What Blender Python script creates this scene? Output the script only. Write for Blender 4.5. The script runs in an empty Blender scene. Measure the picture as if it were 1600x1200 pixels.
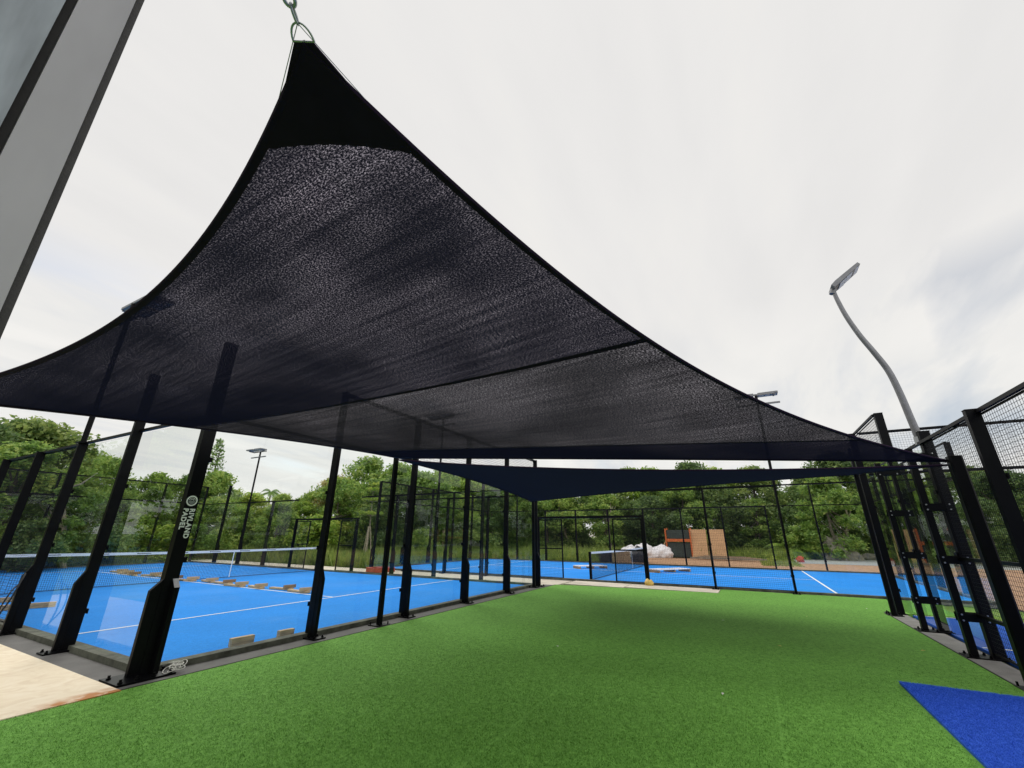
import bpy, math, random
import numpy as np
from mathutils import Vector, Matrix, noise as mnoise
random.seed(7)
SC = bpy.context.scene
COL = SC.collection
R = math.radians
# ------------------------------------------------------------------ camera
CAMP = Vector((-2.8064, -6.0705, 1.4550))
cr = Vector((0.47457, -0.88018, 0.00773)); cu = Vector((-0.30579, -0.15663, 0.93913)); cf = Vector((0.82539, 0.44805, 0.34348))
cam = bpy.data.cameras.new('camera'); camo = bpy.data.objects.new('camera', cam); COL.objects.link(camo)
camo.matrix_world = Matrix(((cr.x, cu.x, -cf.x, CAMP.x), (cr.y, cu.y, -cf.y, CAMP.y), (cr.z, cu.z, -cf.z, CAMP.z), (0, 0, 0, 1)))
cam.sensor_width = 36; cam.lens = 646.85 / 1600 * 36; cam.clip_start = 0.05; cam.clip_end = 3000
SC.camera = camo
# ------------------------------------------------------------------ view
SC.view_settings.view_transform = 'Standard'; SC.view_settings.look = 'None'
SC.view_settings.exposure = 0.0; SC.view_settings.gamma = 1.0
SC.cycles.transparent_max_bounces = 40
SC.cycles.max_bounces = 8
# ------------------------------------------------------------------ sky
SUN_AZ, SUN_EL = R(31), R(42)
W = bpy.data.worlds.new('World'); SC.world = W; W.use_nodes = True
nt = W.node_tree; nt.nodes.clear()
def N(t, typ, **kw):
    n = t.nodes.new(typ)
    for k, v in kw.items():
        if k == 'ins':
            for a, b in v.items(): n.inputs[a].default_value = b
        else: setattr(n, k, v)
    return n
out = N(nt, 'ShaderNodeOutputWorld')
sky = N(nt, 'ShaderNodeTexSky', sky_type='NISHITA', sun_disc=False)
sky.sun_elevation = SUN_EL; sky.sun_rotation = SUN_AZ
bg1 = N(nt, 'ShaderNodeBackground', ins={'Strength': 0.11})
nt.links.new(sky.outputs[0], bg1.inputs['Color'])
tc = N(nt, 'ShaderNodeTexCoord')
sep = N(nt, 'ShaderNodeSeparateXYZ'); nt.links.new(tc.outputs['Generated'], sep.inputs[0])
mx = N(nt, 'ShaderNodeMath', operation='MAXIMUM', ins={1: 0.0}); nt.links.new(sep.outputs['Z'], mx.inputs[0])
ad = N(nt, 'ShaderNodeMath', operation='ADD', ins={1: 0.16}); nt.links.new(mx.outputs[0], ad.inputs[0])
comb = N(nt, 'ShaderNodeCombineXYZ')
for i in (0, 1, 2): nt.links.new(ad.outputs[0], comb.inputs[i])
dv = N(nt, 'ShaderNodeVectorMath', operation='DIVIDE')
nt.links.new(tc.outputs['Generated'], dv.inputs[0]); nt.links.new(comb.outputs[0], dv.inputs[1])
mp = N(nt, 'ShaderNodeMapping'); mp.inputs['Rotation'].default_value = (0, 0, R(28)); mp.inputs['Scale'].default_value = (1.0, 3.2, 0.4); mp.inputs['Location'].default_value = (0.9, 5.2, 0.6)
nt.links.new(dv.outputs[0], mp.inputs[0])
n1 = N(nt, 'ShaderNodeTexNoise', ins={'Scale': 0.9, 'Detail': 8.0, 'Roughness': 0.55, 'Distortion': 0.35}); nt.links.new(mp.outputs[0], n1.inputs['Vector'])
n2 = N(nt, 'ShaderNodeTexNoise', ins={'Scale': 0.55, 'Detail': 6.0, 'Roughness': 0.5}); nt.links.new(mp.outputs[0], n2.inputs['Vector'])
def ramp(t, stops, interp='LINEAR'):
    r = t.nodes.new('ShaderNodeValToRGB'); e = r.color_ramp.elements; r.color_ramp.interpolation = interp
    while len(e) < len(stops): e.new(0.5)
    for i, (p, c) in enumerate(stops): e[i].position = p; e[i].color = (*c, 1)
    return r
cr1 = ramp(nt, [(0.30, (0.68, 0.70, 0.73)), (0.40, (0.775, 0.785, 0.795)), (0.48, (0.85, 0.845, 0.825)), (0.66, (0.92, 0.905, 0.875))])
nt.links.new(n1.outputs[0], cr1.inputs[0])
# overhead the layer is thicker and evenly white; broken only low down
hz = N(nt, 'ShaderNodeMapRange', ins={'From Min': 0.26, 'From Max': 0.46}); nt.links.new(sep.outputs['Z'], hz.inputs[0])
mixc = N(nt, 'ShaderNodeMix', data_type='RGBA'); nt.links.new(hz.outputs[0], mixc.inputs[0])
nt.links.new(cr1.outputs[0], mixc.inputs[6]); n4 = N(nt, 'ShaderNodeTexNoise', ins={'Scale': 1.6, 'Detail': 5.0, 'Roughness': 0.5}); nt.links.new(mp.outputs[0], n4.inputs['Vector'])
cr4 = ramp(nt, [(0.3, (0.80, 0.79, 0.78)), (0.5, (0.83, 0.818, 0.805)), (0.7, (0.86, 0.845, 0.82))]); nt.links.new(n4.outputs[0], cr4.inputs[0])
nt.links.new(cr4.outputs[0], mixc.inputs[7])
bg2 = N(nt, 'ShaderNodeBackground', ins={'Strength': 1.0})
# fill light added to the unseen sky: brighter near the zenith and behind camera
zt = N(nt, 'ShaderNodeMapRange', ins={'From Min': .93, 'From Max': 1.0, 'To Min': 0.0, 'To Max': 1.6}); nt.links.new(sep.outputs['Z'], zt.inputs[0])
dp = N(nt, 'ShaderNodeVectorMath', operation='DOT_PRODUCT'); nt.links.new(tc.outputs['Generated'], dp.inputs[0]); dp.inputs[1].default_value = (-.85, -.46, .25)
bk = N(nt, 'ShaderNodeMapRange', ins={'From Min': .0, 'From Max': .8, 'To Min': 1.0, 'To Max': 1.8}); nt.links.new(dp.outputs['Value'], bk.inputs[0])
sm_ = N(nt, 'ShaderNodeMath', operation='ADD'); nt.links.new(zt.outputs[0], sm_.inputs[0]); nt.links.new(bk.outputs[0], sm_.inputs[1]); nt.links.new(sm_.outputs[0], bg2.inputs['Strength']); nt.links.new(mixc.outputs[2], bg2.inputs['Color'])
cov = N(nt, 'ShaderNodeMapRange', ins={'From Min': 0.34, 'From Max': 0.46, 'To Min': 0.55, 'To Max': 1.0}); nt.links.new(n2.outputs[0], cov.inputs[0])
hz2 = N(nt, 'ShaderNodeMath', operation='MAXIMUM'); nt.links.new(cov.outputs[0], hz2.inputs[0]); nt.links.new(hz.outputs[0], hz2.inputs[1])
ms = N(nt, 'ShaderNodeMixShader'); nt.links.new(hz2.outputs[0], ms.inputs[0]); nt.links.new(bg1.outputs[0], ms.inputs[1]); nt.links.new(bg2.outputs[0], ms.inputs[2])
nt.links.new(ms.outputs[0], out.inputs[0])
# ------------------------------------------------------------------ sun (behind thin cloud)
sd = Vector((math.sin(SUN_AZ) * math.cos(SUN_EL), math.cos(SUN_AZ) * math.cos(SUN_EL), math.sin(SUN_EL)))
sl = bpy.data.lights.new('sun', 'SUN'); sl.energy = 1.3; sl.angle = R(24); sl.color = (1, .96, .9)
so = bpy.data.objects.new('sun', sl); COL.objects.link(so); so.rotation_euler = sd.to_track_quat('Z', 'Y').to_euler()

# ================================================================== materials
def mat(name):
    m = bpy.data.materials.new(name); m.use_nodes = True
    t = m.node_tree; t.nodes.clear(); o = N(t, 'ShaderNodeOutputMaterial')
    return m, t, o
def pmat(name, col, rough=.6, metal=0., var=.12, scale=8., bump=0., bscale=60., coord='Object', spec=.5, stretch=(1, 1, 1), detail=4.):
    """principled with noise-varied colour"""
    m, t, o = mat(name)
    b = N(t, 'ShaderNodeBsdfPrincipled', ins={'Roughness': rough, 'Metallic': metal, 'Specular IOR Level': spec})
    c = N(t, 'ShaderNodeTexCoord'); mpn = N(t, 'ShaderNodeMapping'); mpn.inputs['Scale'].default_value = stretch
    t.links.new(c.outputs[coord], mpn.inputs[0])
    n = N(t, 'ShaderNodeTexNoise', ins={'Scale': scale, 'Detail': detail, 'Roughness': .6}); t.links.new(mpn.outputs[0], n.inputs['Vector'])
    lo = tuple(max(0, x * (1 - var)) for x in col); hi = tuple(min(1, x * (1 + var)) for x in col)
    r = ramp(t, [(.3, lo), (.7, hi)]); t.links.new(n.outputs[0], r.inputs[0]); t.links.new(r.outputs[0], b.inputs['Base Color'])
    if bump:
        n3 = N(t, 'ShaderNodeTexNoise', ins={'Scale': bscale, 'Detail': 4.0}); t.links.new(mpn.outputs[0], n3.inputs['Vector'])
        bp = N(t, 'ShaderNodeBump', ins={'Strength': bump, 'Distance': .02}); t.links.new(n3.outputs[0], bp.inputs['Height']); t.links.new(bp.outputs[0], b.inputs['Normal'])
    t.links.new(b.outputs[0], o.inputs[0])
    return m
M = {}
M['black'] = pmat('black_powder_coat', (.0022, .0023, .0034), .45, 0, .3, 5, spec=.14)
M['wire'] = pmat('black_wire', (.006, .006, .008), .5, spec=.3)
M['galv'] = pmat('galvanised_steel', (.36, .37, .38), .42, .7, .2, 30)
M['greymetal'] = pmat('grey_lamp_metal', (.20, .20, .21), .45, .5, .15, 10)
M['lens'] = pmat('lamp_lens', (.45, .45, .5), .2, 0, .1, 40)
M['bolt'] = pmat('zinc_bolt', (.55, .55, .55), .3, .8)
M['white'] = pmat('white_paint', (.82, .84, .84), .6, 0, .05)
M['sticker'] = pmat('white_sticker', (.92, .92, .92), .5, 0, .03)
M['stickergrey'] = pmat('grey_sticker', (.25, .26, .27), .5, 0, .05)
M['kerb'] = pmat('weathered_concrete_kerb', (.10, .105, .08), .85, 0, .5, 6, .5, 60, stretch=(1, 1, 1))
M['gutter'] = pmat('dark_concrete_strip', (.125, .12, .115), .8, 0, .2, 3, .3, 120)
M['gutter2'] = pmat('grey_concrete_strip', (.27, .26, .245), .85, 0, .22, 3, .3, 120)
M['paleslab'] = pmat('pale_stone_slab', (.62, .56, .46), .8, 0, .15, 2, .3, 30)
M['timber'] = pmat('sawn_timber', (.56, .38, .20), .7, 0, .3, 5, .3, 40, stretch=(1, 6, 6))
M['timberdark'] = pmat('aged_timber', (.34, .20, .10), .75, 0, .3, 5, .3, 40, stretch=(1, 6, 6))
M['cable'] = pmat('black_rubber', (.015, .015, .016), .5)
M['plastic'] = pmat('white_plastic', (.68, .67, .62), .35, 0, .25, 40)
M['bag'] = pmat('white_woven_bag', (.80, .78, .80), .8, 0, .12, 2, .4, 8)
M['blackbag'] = pmat('black_plastic', (.02, .02, .022), .35, 0, .3, 5, .4, 10)
M['yellow'] = pmat('yellow_plastic', (.72, .50, .12), .4, 0, .2, 20)
M['red'] = pmat('red_plastic', (.42, .06, .03), .6, 0, .3, 10)
M['orange'] = pmat('orange_steel', (.55, .13, .03), .5, 0, .2, 10)
M['ply'] = pmat('plywood_sheet', (.55, .33, .17), .7, 0, .12, 1.5, .2, 40, stretch=(1, 1, 5))
M['rock'] = pmat('grey_rock', (.22, .20, .165), .9, 0, .35, 3, .8, 6)
M['bark'] = pmat('tree_bark', (.10, .085, .065), .9, 0, .35, 6, .6, 20)
M['palebark'] = pmat('pale_tree_bark', (.30, .26, .19), .9, 0, .35, 6, .6, 20)
M['stake'] = pmat('wooden_stake', (.42, .36, .26), .8, 0, .2, 8)
M['crate'] = pmat('cardboard_brown', (.42, .31, .18), .8, 0, .15, 4)
M['machine'] = pmat('dark_green_steel', (.03, .045, .04), .5, 0, .3, 4)
M['net'] = pmat('black_net_cord', (.012, .012, .014), .7)
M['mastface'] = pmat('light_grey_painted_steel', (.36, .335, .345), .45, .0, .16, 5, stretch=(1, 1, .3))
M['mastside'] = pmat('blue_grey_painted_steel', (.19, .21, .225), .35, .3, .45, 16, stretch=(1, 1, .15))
M['mastdark'] = pmat('dark_rubber_seal', (.045, .04, .037), .7, 0, .15, 30, .1, 90)
M['bluemat'] = None

# artificial turf
def turf_mat(name, lo, mid, hi, big, scale=150., bmp=.6, dust=0.):
    m, t, o = mat(name)
    b = N(t, 'ShaderNodeBsdfPrincipled', ins={'Roughness': .85, 'Specular IOR Level': .15})
    c = N(t, 'ShaderNodeTexCoord')
    n = N(t, 'ShaderNodeTexNoise', ins={'Scale': scale, 'Detail': 3.0, 'Roughness': .7}); t.links.new(c.outputs['Object'], n.inputs['Vector'])
    nb = N(t, 'ShaderNodeTexNoise', ins={'Scale': 22., 'Detail': 5.0, 'Roughness': .75, 'Distortion': .6}); t.links.new(c.outputs['Object'], nb.inputs['Vector'])
    nc = N(t, 'ShaderNodeTexNoise', ins={'Scale': .7, 'Detail': 3.0}); t.links.new(c.outputs['Object'], nc.inputs['Vector'])
    mm = N(t, 'ShaderNodeMath', operation='ADD'); t.links.new(n.outputs[0], mm.inputs[0]); t.links.new(nb.outputs[0], mm.inputs[1])
    hf = N(t, 'ShaderNodeMath', operation='MULTIPLY', ins={1: .5}); t.links.new(mm.outputs[0], hf.inputs[0])
    r = ramp(t, [(.38, lo), (.5, mid), (.62, hi)]); t.links.new(hf.outputs[0], r.inputs[0])
    r2 = ramp(t, [(.3, (1 - big,) * 3), (.7, (1.0,) * 3)]); t.links.new(nc.outputs[0], r2.inputs[0])
    mu = N(t, 'ShaderNodeMix', data_type='RGBA', blend_type='MULTIPLY'); mu.inputs[0].default_value = 1
    t.links.new(r.outputs[0], mu.inputs[6]); t.links.new(r2.outputs[0], mu.inputs[7]); 
    if dust:
        nd = N(t, 'ShaderNodeTexNoise', ins={'Scale': .45, 'Detail': 7.0, 'Roughness': .7, 'Distortion': .8}); t.links.new(c.outputs['Object'], nd.inputs['Vector'])
        rd = N(t, 'ShaderNodeMapRange', ins={'From Min': .50, 'From Max': .72, 'To Min': 0., 'To Max': dust}); t.links.new(nd.outputs[0], rd.inputs[0])
        md = N(t, 'ShaderNodeMix', data_type='RGBA'); t.links.new(rd.outputs[0], md.inputs[0]); t.links.new(mu.outputs[2], md.inputs[6]); md.inputs[7].default_value = (.20, .38, .66, 1); mu = md
    t.links.new(mu.outputs[2], b.inputs['Base Color'])
    bp = N(t, 'ShaderNodeBump', ins={'Strength': bmp, 'Distance': .012}); t.links.new(hf.outputs[0], bp.inputs['Height']); t.links.new(bp.outputs[0], b.inputs['Normal'])
    t.links.new(b.outputs[0], o.inputs[0]); return m
M['turf'] = turf_mat('green_artificial_turf', (.080, .205, .032), (.155, .375, .062), (.25, .53, .105), .12)
M['court'] = turf_mat('blue_court_turf', (.010, .21, .68), (.014, .26, .81), (.02, .31, .90), .12, 60., .15, .2)
M['bluemat'] = turf_mat('blue_turf_offcut', (.03, .105, .54), (.045, .15, .72), (.08, .21, .85), .1, 170., .6)
M['court3'] = turf_mat('deep_blue_court_turf', (.02, .085, .42), (.03, .12, .54), (.04, .15, .62), .2, 90., .4)
# plywood/stone board with rust stain
def board_mat():
    m, t, o = mat('cream_board_with_rust_stain')
    b = N(t, 'ShaderNodeBsdfPrincipled', ins={'Roughness': .7}); c = N(t, 'ShaderNodeTexCoord')
    n = N(t, 'ShaderNodeTexNoise', ins={'Scale': 5., 'Detail': 6.0, 'Distortion': 1.2}); t.links.new(c.outputs['Object'], n.inputs['Vector'])
    r = ramp(t, [(.35, (.74, .61, .44)), (.5, (.80, .68, .50)), (.65, (.84, .73, .56))]); t.links.new(n.outputs[0], r.inputs[0])
    s = N(t, 'ShaderNodeSeparateXYZ'); t.links.new(c.outputs['Object'], s.inputs[0])
    # rust along the edge next to the turf and near the corner
    ey = N(t, 'ShaderNodeMapRange', ins={'From Min': -.47, 'From Max': -.27, 'To Min': 1.0, 'To Max': 0.0}); t.links.new(s.outputs['Y'], ey.inputs[0])
    ex = N(t, 'ShaderNodeMapRange', ins={'From Min': -1.05, 'From Max': -.65, 'To Min': 0.0, 'To Max': 1.0}); t.links.new(s.outputs['X'], ex.inputs[0])
    mu = N(t, 'ShaderNodeMath', operation='MULTIPLY'); t.links.new(ey.outputs[0], mu.inputs[0]); t.links.new(ex.outputs[0], mu.inputs[1])
    n2_ = N(t, 'ShaderNodeTexNoise', ins={'Scale': 9., 'Detail': 5.0}); t.links.new(c.outputs['Object'], n2_.inputs['Vector'])
    m2 = N(t, 'ShaderNodeMath', operation='MULTIPLY_ADD', ins={1: 3.2, 2: -.85}); t.links.new(n2_.outputs[0], m2.inputs[0])
    m3 = N(t, 'ShaderNodeMath', operation='MULTIPLY', use_clamp=True); t.links.new(m2.outputs[0], m3.inputs[0]); t.links.new(mu.outputs[0], m3.inputs[1])
    m4 = N(t, 'ShaderNodeMath', operation='MULTIPLY', use_clamp=True, ins={1: 2.0}); t.links.new(m3.outputs[0], m4.inputs[0])
    mi = N(t, 'ShaderNodeMix', data_type='RGBA'); t.links.new(m4.outputs[0], mi.inputs[0]); t.links.new(r.outputs[0], mi.inputs[6]); mi.inputs[7].default_value = (.50, .19, .04, 1)
    t.links.new(mi.outputs[2], b.inputs['Base Color'])
    bp = N(t, 'ShaderNodeBump', ins={'Strength': .35, 'Distance': .01}); t.links.new(n.outputs[0], bp.inputs['Height']); t.links.new(bp.outputs[0], b.inputs['Normal'])
    t.links.new(b.outputs[0], o.inputs[0]); return m
M['board'] = board_mat()
# glass
def glass_mat():
    m, t, o = mat('toughened_glass')
    tr = N(t, 'ShaderNodeBsdfTransparent'); tr.inputs[0].default_value = (.975, .99, .983, 1)
    gl = N(t, 'ShaderNodeBsdfGlossy', ins={'Roughness': .0}); gl.inputs[0].default_value = (.9, .95, .93, 1)
    ge = N(t, 'ShaderNodeNewGeometry')
    dt = N(t, 'ShaderNodeVectorMath', operation='DOT_PRODUCT'); t.links.new(ge.outputs['Incoming'], dt.inputs[0]); t.links.new(ge.outputs['Normal'], dt.inputs[1])
    ab = N(t, 'ShaderNodeMath', operation='ABSOLUTE'); t.links.new(dt.outputs['Value'], ab.inputs[0])
    om = N(t, 'ShaderNodeMath', operation='SUBTRACT', ins={0: 1.0}); t.links.new(ab.outputs[0], om.inputs[1])
    pw = N(t, 'ShaderNodeMath', operation='POWER', ins={1: 5.0}); t.links.new(om.outputs[0], pw.inputs[0])
    fr = N(t, 'ShaderNodeMath', operation='MULTIPLY_ADD', use_clamp=True, ins={1: .96, 2: .04}); t.links.new(pw.outputs[0], fr.inputs[0])
    mx_ = N(t, 'ShaderNodeMixShader'); bf = N(t, 'ShaderNodeMath', operation='SUBTRACT', ins={0: 1.0}); t.links.new(ge.outputs['Backfacing'], bf.inputs[1])
    fb = N(t, 'ShaderNodeMath', operation='MULTIPLY'); t.links.new(fr.outputs[0], fb.inputs[0]); t.links.new(bf.outputs[0], fb.inputs[1])
    t.links.new(fb.outputs[0], mx_.inputs[0]); t.links.new(tr.outputs[0], mx_.inputs[1]); t.links.new(gl.outputs[0], mx_.inputs[2])
    t.links.new(mx_.outputs[0], o.inputs[0]); return m
M['glass'] = glass_mat()
# knitted shade cloth
def cloth_mat(name, tmin, tmax, col, gr=.78, fwd=.11, sc=1., lo=.25, tcol=(.50, .39, .54)):
    m, t, o = mat(name)
    uv = N(t, 'ShaderNodeUVMap')
    mpn = N(t, 'ShaderNodeMapping'); mpn.inputs['Scale'].default_value = (1.0, .5, 1); t.links.new(uv.outputs[0], mpn.inputs[0])
    n = N(t, 'ShaderNodeTexNoise', ins={'Scale': 150. * sc, 'Detail': 3.5, 'Roughness': .8}); t.links.new(mpn.outputs[0], n.inputs['Vector'])
    mp2 = N(t, 'ShaderNodeMapping'); mp2.inputs['Scale'].default_value = (9.0, .35, 1); t.links.new(uv.outputs[0], mp2.inputs[0])
    nb = N(t, 'ShaderNodeTexNoise', ins={'Scale': 2.2, 'Detail': 5.0, 'Roughness': .6}); t.links.new(mp2.outputs[0], nb.inputs['Vector'])
    nl = N(t, 'ShaderNodeTexNoise', ins={'Scale': .9, 'Detail': 2.0}); t.links.new(uv.outputs[0], nl.inputs['Vector'])
    r1 = N(t, 'ShaderNodeMapRange', ins={'From Min': .50, 'From Max': .66}); t.links.new(n.outputs[0], r1.inputs[0])
    r2 = N(t, 'ShaderNodeMapRange', ins={'From Min': .3, 'From Max': .7, 'To Min': .30, 'To Max': 1.35}); t.links.new(nb.outputs[0], r2.inputs[0])
    r3 = N(t, 'ShaderNodeMapRange', ins={'From Min': .35, 'From Max': .65, 'To Min': lo, 'To Max': 1.5}); t.links.new(nl.outputs[0], r3.inputs[0])
    a = N(t, 'ShaderNodeMath', operation='MULTIPLY'); t.links.new(r1.outputs[0], a.inputs[0]); t.links.new(r2.outputs[0], a.inputs[1])
    a2 = N(t, 'ShaderNodeMath', operation='MULTIPLY'); t.links.new(a.outputs[0], a2.inputs[0]); t.links.new(r3.outputs[0], a2.inputs[1])
    # open area closes up when the knit is seen at a slant (fibre thickness)
    lw = N(t, 'ShaderNodeLayerWeight', ins={'Blend': .5})
    fac = N(t, 'ShaderNodeMapRange', ins={'From Min': .0, 'From Max': gr, 'To Min': 1.0, 'To Max': .0}); t.links.new(lw.outputs['Facing'], fac.inputs[0])
    a3 = N(t, 'ShaderNodeMath', operation='MULTIPLY'); t.links.new(a2.outputs[0], a3.inputs[0]); t.links.new(fac.outputs[0], a3.inputs[1])
    a4 = N(t, 'ShaderNodeMath', operation='MULTIPLY_ADD', use_clamp=True, ins={1: tmax - tmin, 2: 0}); t.links.new(a3.outputs[0], a4.inputs[0])
    a5 = N(t, 'ShaderNodeMath', operation='MULTIPLY', ins={1: tmin}); t.links.new(fac.outputs[0], a5.inputs[0])
    a6 = N(t, 'ShaderNodeMath', operation='ADD', use_clamp=True); t.links.new(a4.outputs[0], a6.inputs[0]); t.links.new(a5.outputs[0], a6.inputs[1])
    tr = N(t, 'ShaderNodeBsdfTransparent'); tr.inputs[0].default_value = (.93, .87, .97, 1)
    df = N(t, 'ShaderNodeBsdfDiffuse'); df.inputs[0].default_value = (*col, 1)
    tl = N(t, 'ShaderNodeBsdfTranslucent'); tl.inputs[0].default_value = (col[0] * .8, col[1] * .8, col[2] * .8, 1)
    m1 = N(t, 'ShaderNodeMixShader', ins={0: .35}); t.links.new(df.outputs[0], m1.inputs[1]); t.links.new(tl.outputs[0], m1.inputs[2])
    # light scattered forward between the fibres
    rf = N(t, 'ShaderNodeBsdfTranslucent'); rf.inputs[0].default_value = (*tcol, 1)
    fs_ = N(t, 'ShaderNodeMath', operation='MULTIPLY', ins={1: fwd}); t.links.new(a3.outputs[0], fs_.inputs[0])
    m3 = N(t, 'ShaderNodeMixShader'); t.links.new(fs_.outputs[0], m3.inputs[0]); t.links.new(m1.outputs[0], m3.inputs[1]); t.links.new(rf.outputs[0], m3.inputs[2])
    m2 = N(t, 'ShaderNodeMixShader'); t.links.new(a6.outputs[0], m2.inputs[0]); t.links.new(m3.outputs[0], m2.inputs[1]); t.links.new(tr.outputs[0], m2.inputs[2])
    t.links.new(m2.outputs[0], o.inputs[0]); return m
M['cloth'] = cloth_mat('black_knitted_shade_cloth', .004, .62, (.008, .009, .020))
M['cloth_grey'] = cloth_mat('black_shade_cloth_lightened', .01, .60, (.012, .012, .016), .97, .60, .8, .55, (.44, .43, .46))  # same knit, material lightened for the light this panel's angle lets through
M['cloth2'] = cloth_mat('navy_knitted_shade_cloth', .006, .05, (.012, .016, .032))
M['hem'] = pmat('black_webbing', (.020, .010, .026), .9, spec=.1)
# leaves
def leaf_mat(name, cols, trans=.5):
    k_ = 2.5 if 'dark' in name or 'mid' in name else 1.9
    cols = [(min(.6, c[0] * k_ * 1.22), min(.6, c[1] * k_ * .98), min(.6, c[2] * k_)) for c in cols]
    m, t, o = mat(name)
    c = N(t, 'ShaderNodeTexCoord'); oi = N(t, 'ShaderNodeObjectInfo')
    n = N(t, 'ShaderNodeTexNoise', ins={'Scale': 1.1, 'Detail': 5.0, 'Roughness': .75}); t.links.new(c.outputs['Object'], n.inputs['Vector'])
    w = N(t, 'ShaderNodeTexWhiteNoise', noise_dimensions='3D')
    sn = N(t, 'ShaderNodeVectorMath', operation='SNAP'); sn.inputs[1].default_value = (.22, .22, .22); t.links.new(c.outputs['Object'], sn.inputs[0]); t.links.new(sn.outputs[0], w.inputs['Vector'])
    a = N(t, 'ShaderNodeMath', operation='MULTIPLY_ADD', ins={1: .3, 2: -.15}); t.links.new(w.outputs['Value'], a.inputs[0])
    a1 = N(t, 'ShaderNodeMath', operation='MULTIPLY_ADD', ins={1: .26, 2: -.13}); t.links.new(oi.outputs['Random'], a1.inputs[0])
    b_ = N(t, 'ShaderNodeMath', operation='ADD'); t.links.new(n.outputs[0], b_.inputs[0]); t.links.new(a.outputs[0], b_.inputs[1])
    b2 = N(t, 'ShaderNodeMath', operation='ADD'); t.links.new(b_.outputs[0], b2.inputs[0]); t.links.new(a1.outputs[0], b2.inputs[1])
    r = ramp(t, [(.3, cols[0]), (.5, cols[1]), (.72, cols[2])]); t.links.new(b2.outputs[0], r.inputs[0])
    d = N(t, 'ShaderNodeBsdfDiffuse'); tl = N(t, 'ShaderNodeBsdfTranslucent'); gl = N(t, 'ShaderNodeBsdfGlossy', ins={'Roughness': .45}); gl.inputs[0].default_value = (.6, .65, .5, 1)
    t.links.new(r.outputs[0], d.inputs[0]); t.links.new(r.outputs[0], tl.inputs[0])
    m1 = N(t, 'ShaderNodeMixShader', ins={0: trans}); t.links.new(d.outputs[0], m1.inputs[1]); t.links.new(tl.outputs[0], m1.inputs[2])
    m2 = N(t, 'ShaderNodeMixShader', ins={0: .06}); t.links.new(m1.outputs[0], m2.inputs[1]); t.links.new(gl.outputs[0], m2.inputs[2])
    t.links.new(m2.outputs[0], o.inputs[0]); return m
M['leaf_bright'] = leaf_mat('bright_green_foliage', [(.055, .115, .02), (.13, .25, .035), (.24, .36, .065)])
M['leaf_mid'] = leaf_mat('mid_green_foliage', [(.035, .08, .018), (.085, .17, .035), (.17, .26, .06)])
M['leaf_dark'] = leaf_mat('dark_green_foliage', [(.02, .048, .016), (.05, .10, .028), (.11, .17, .045)])
M['leaf_olive'] = leaf_mat('olive_foliage', [(.06, .075, .03), (.13, .15, .05), (.24, .25, .09)])
M['grass'] = leaf_mat('tall_green_grass', [(.05, .095, .018), (.09, .16, .03), (.16, .23, .05)], .45)
# ground
def ground_mat():
    m, t, o = mat('earth_and_rough_grass')
    b = N(t, 'ShaderNodeBsdfPrincipled', ins={'Roughness': .95, 'Specular IOR Level': .1}); c = N(t, 'ShaderNodeTexCoord')
    n = N(t, 'ShaderNodeTexNoise', ins={'Scale': .35, 'Detail': 8.0, 'Roughness': .65}); t.links.new(c.outputs['Object'], n.inputs['Vector'])
    r = ramp(t, [(.35, (.16, .13, .08)), (.46, (.12, .17, .045)), (.6, (.17, .28, .05)), (.7, (.24, .34, .08))]); t.links.new(n.outputs[0], r.inputs[0]); t.links.new(r.outputs[0], b.inputs['Base Color'])
    n2_ = N(t, 'ShaderNodeTexNoise', ins={'Scale': 9., 'Detail': 6.0}); t.links.new(c.outputs['Object'], n2_.inputs['Vector'])
    bp = N(t, 'ShaderNodeBump', ins={'Strength': .8, 'Distance': .08}); t.links.new(n2_.outputs[0], bp.inputs['Height']); t.links.new(bp.outputs[0], b.inputs['Normal'])
    t.links.new(b.outputs[0], o.inputs[0]); return m
M['ground'] = ground_mat()
M['mulch'] = pmat('orange_brown_mulch', (.38, .22, .12), .95, 0, .45, 7, .8, 14, detail=8.)
M['gravel'] = pmat('grey_gravel', (.30, .30, .29), .95, 0, .35, 9, .8, 18, detail=8.)

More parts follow.
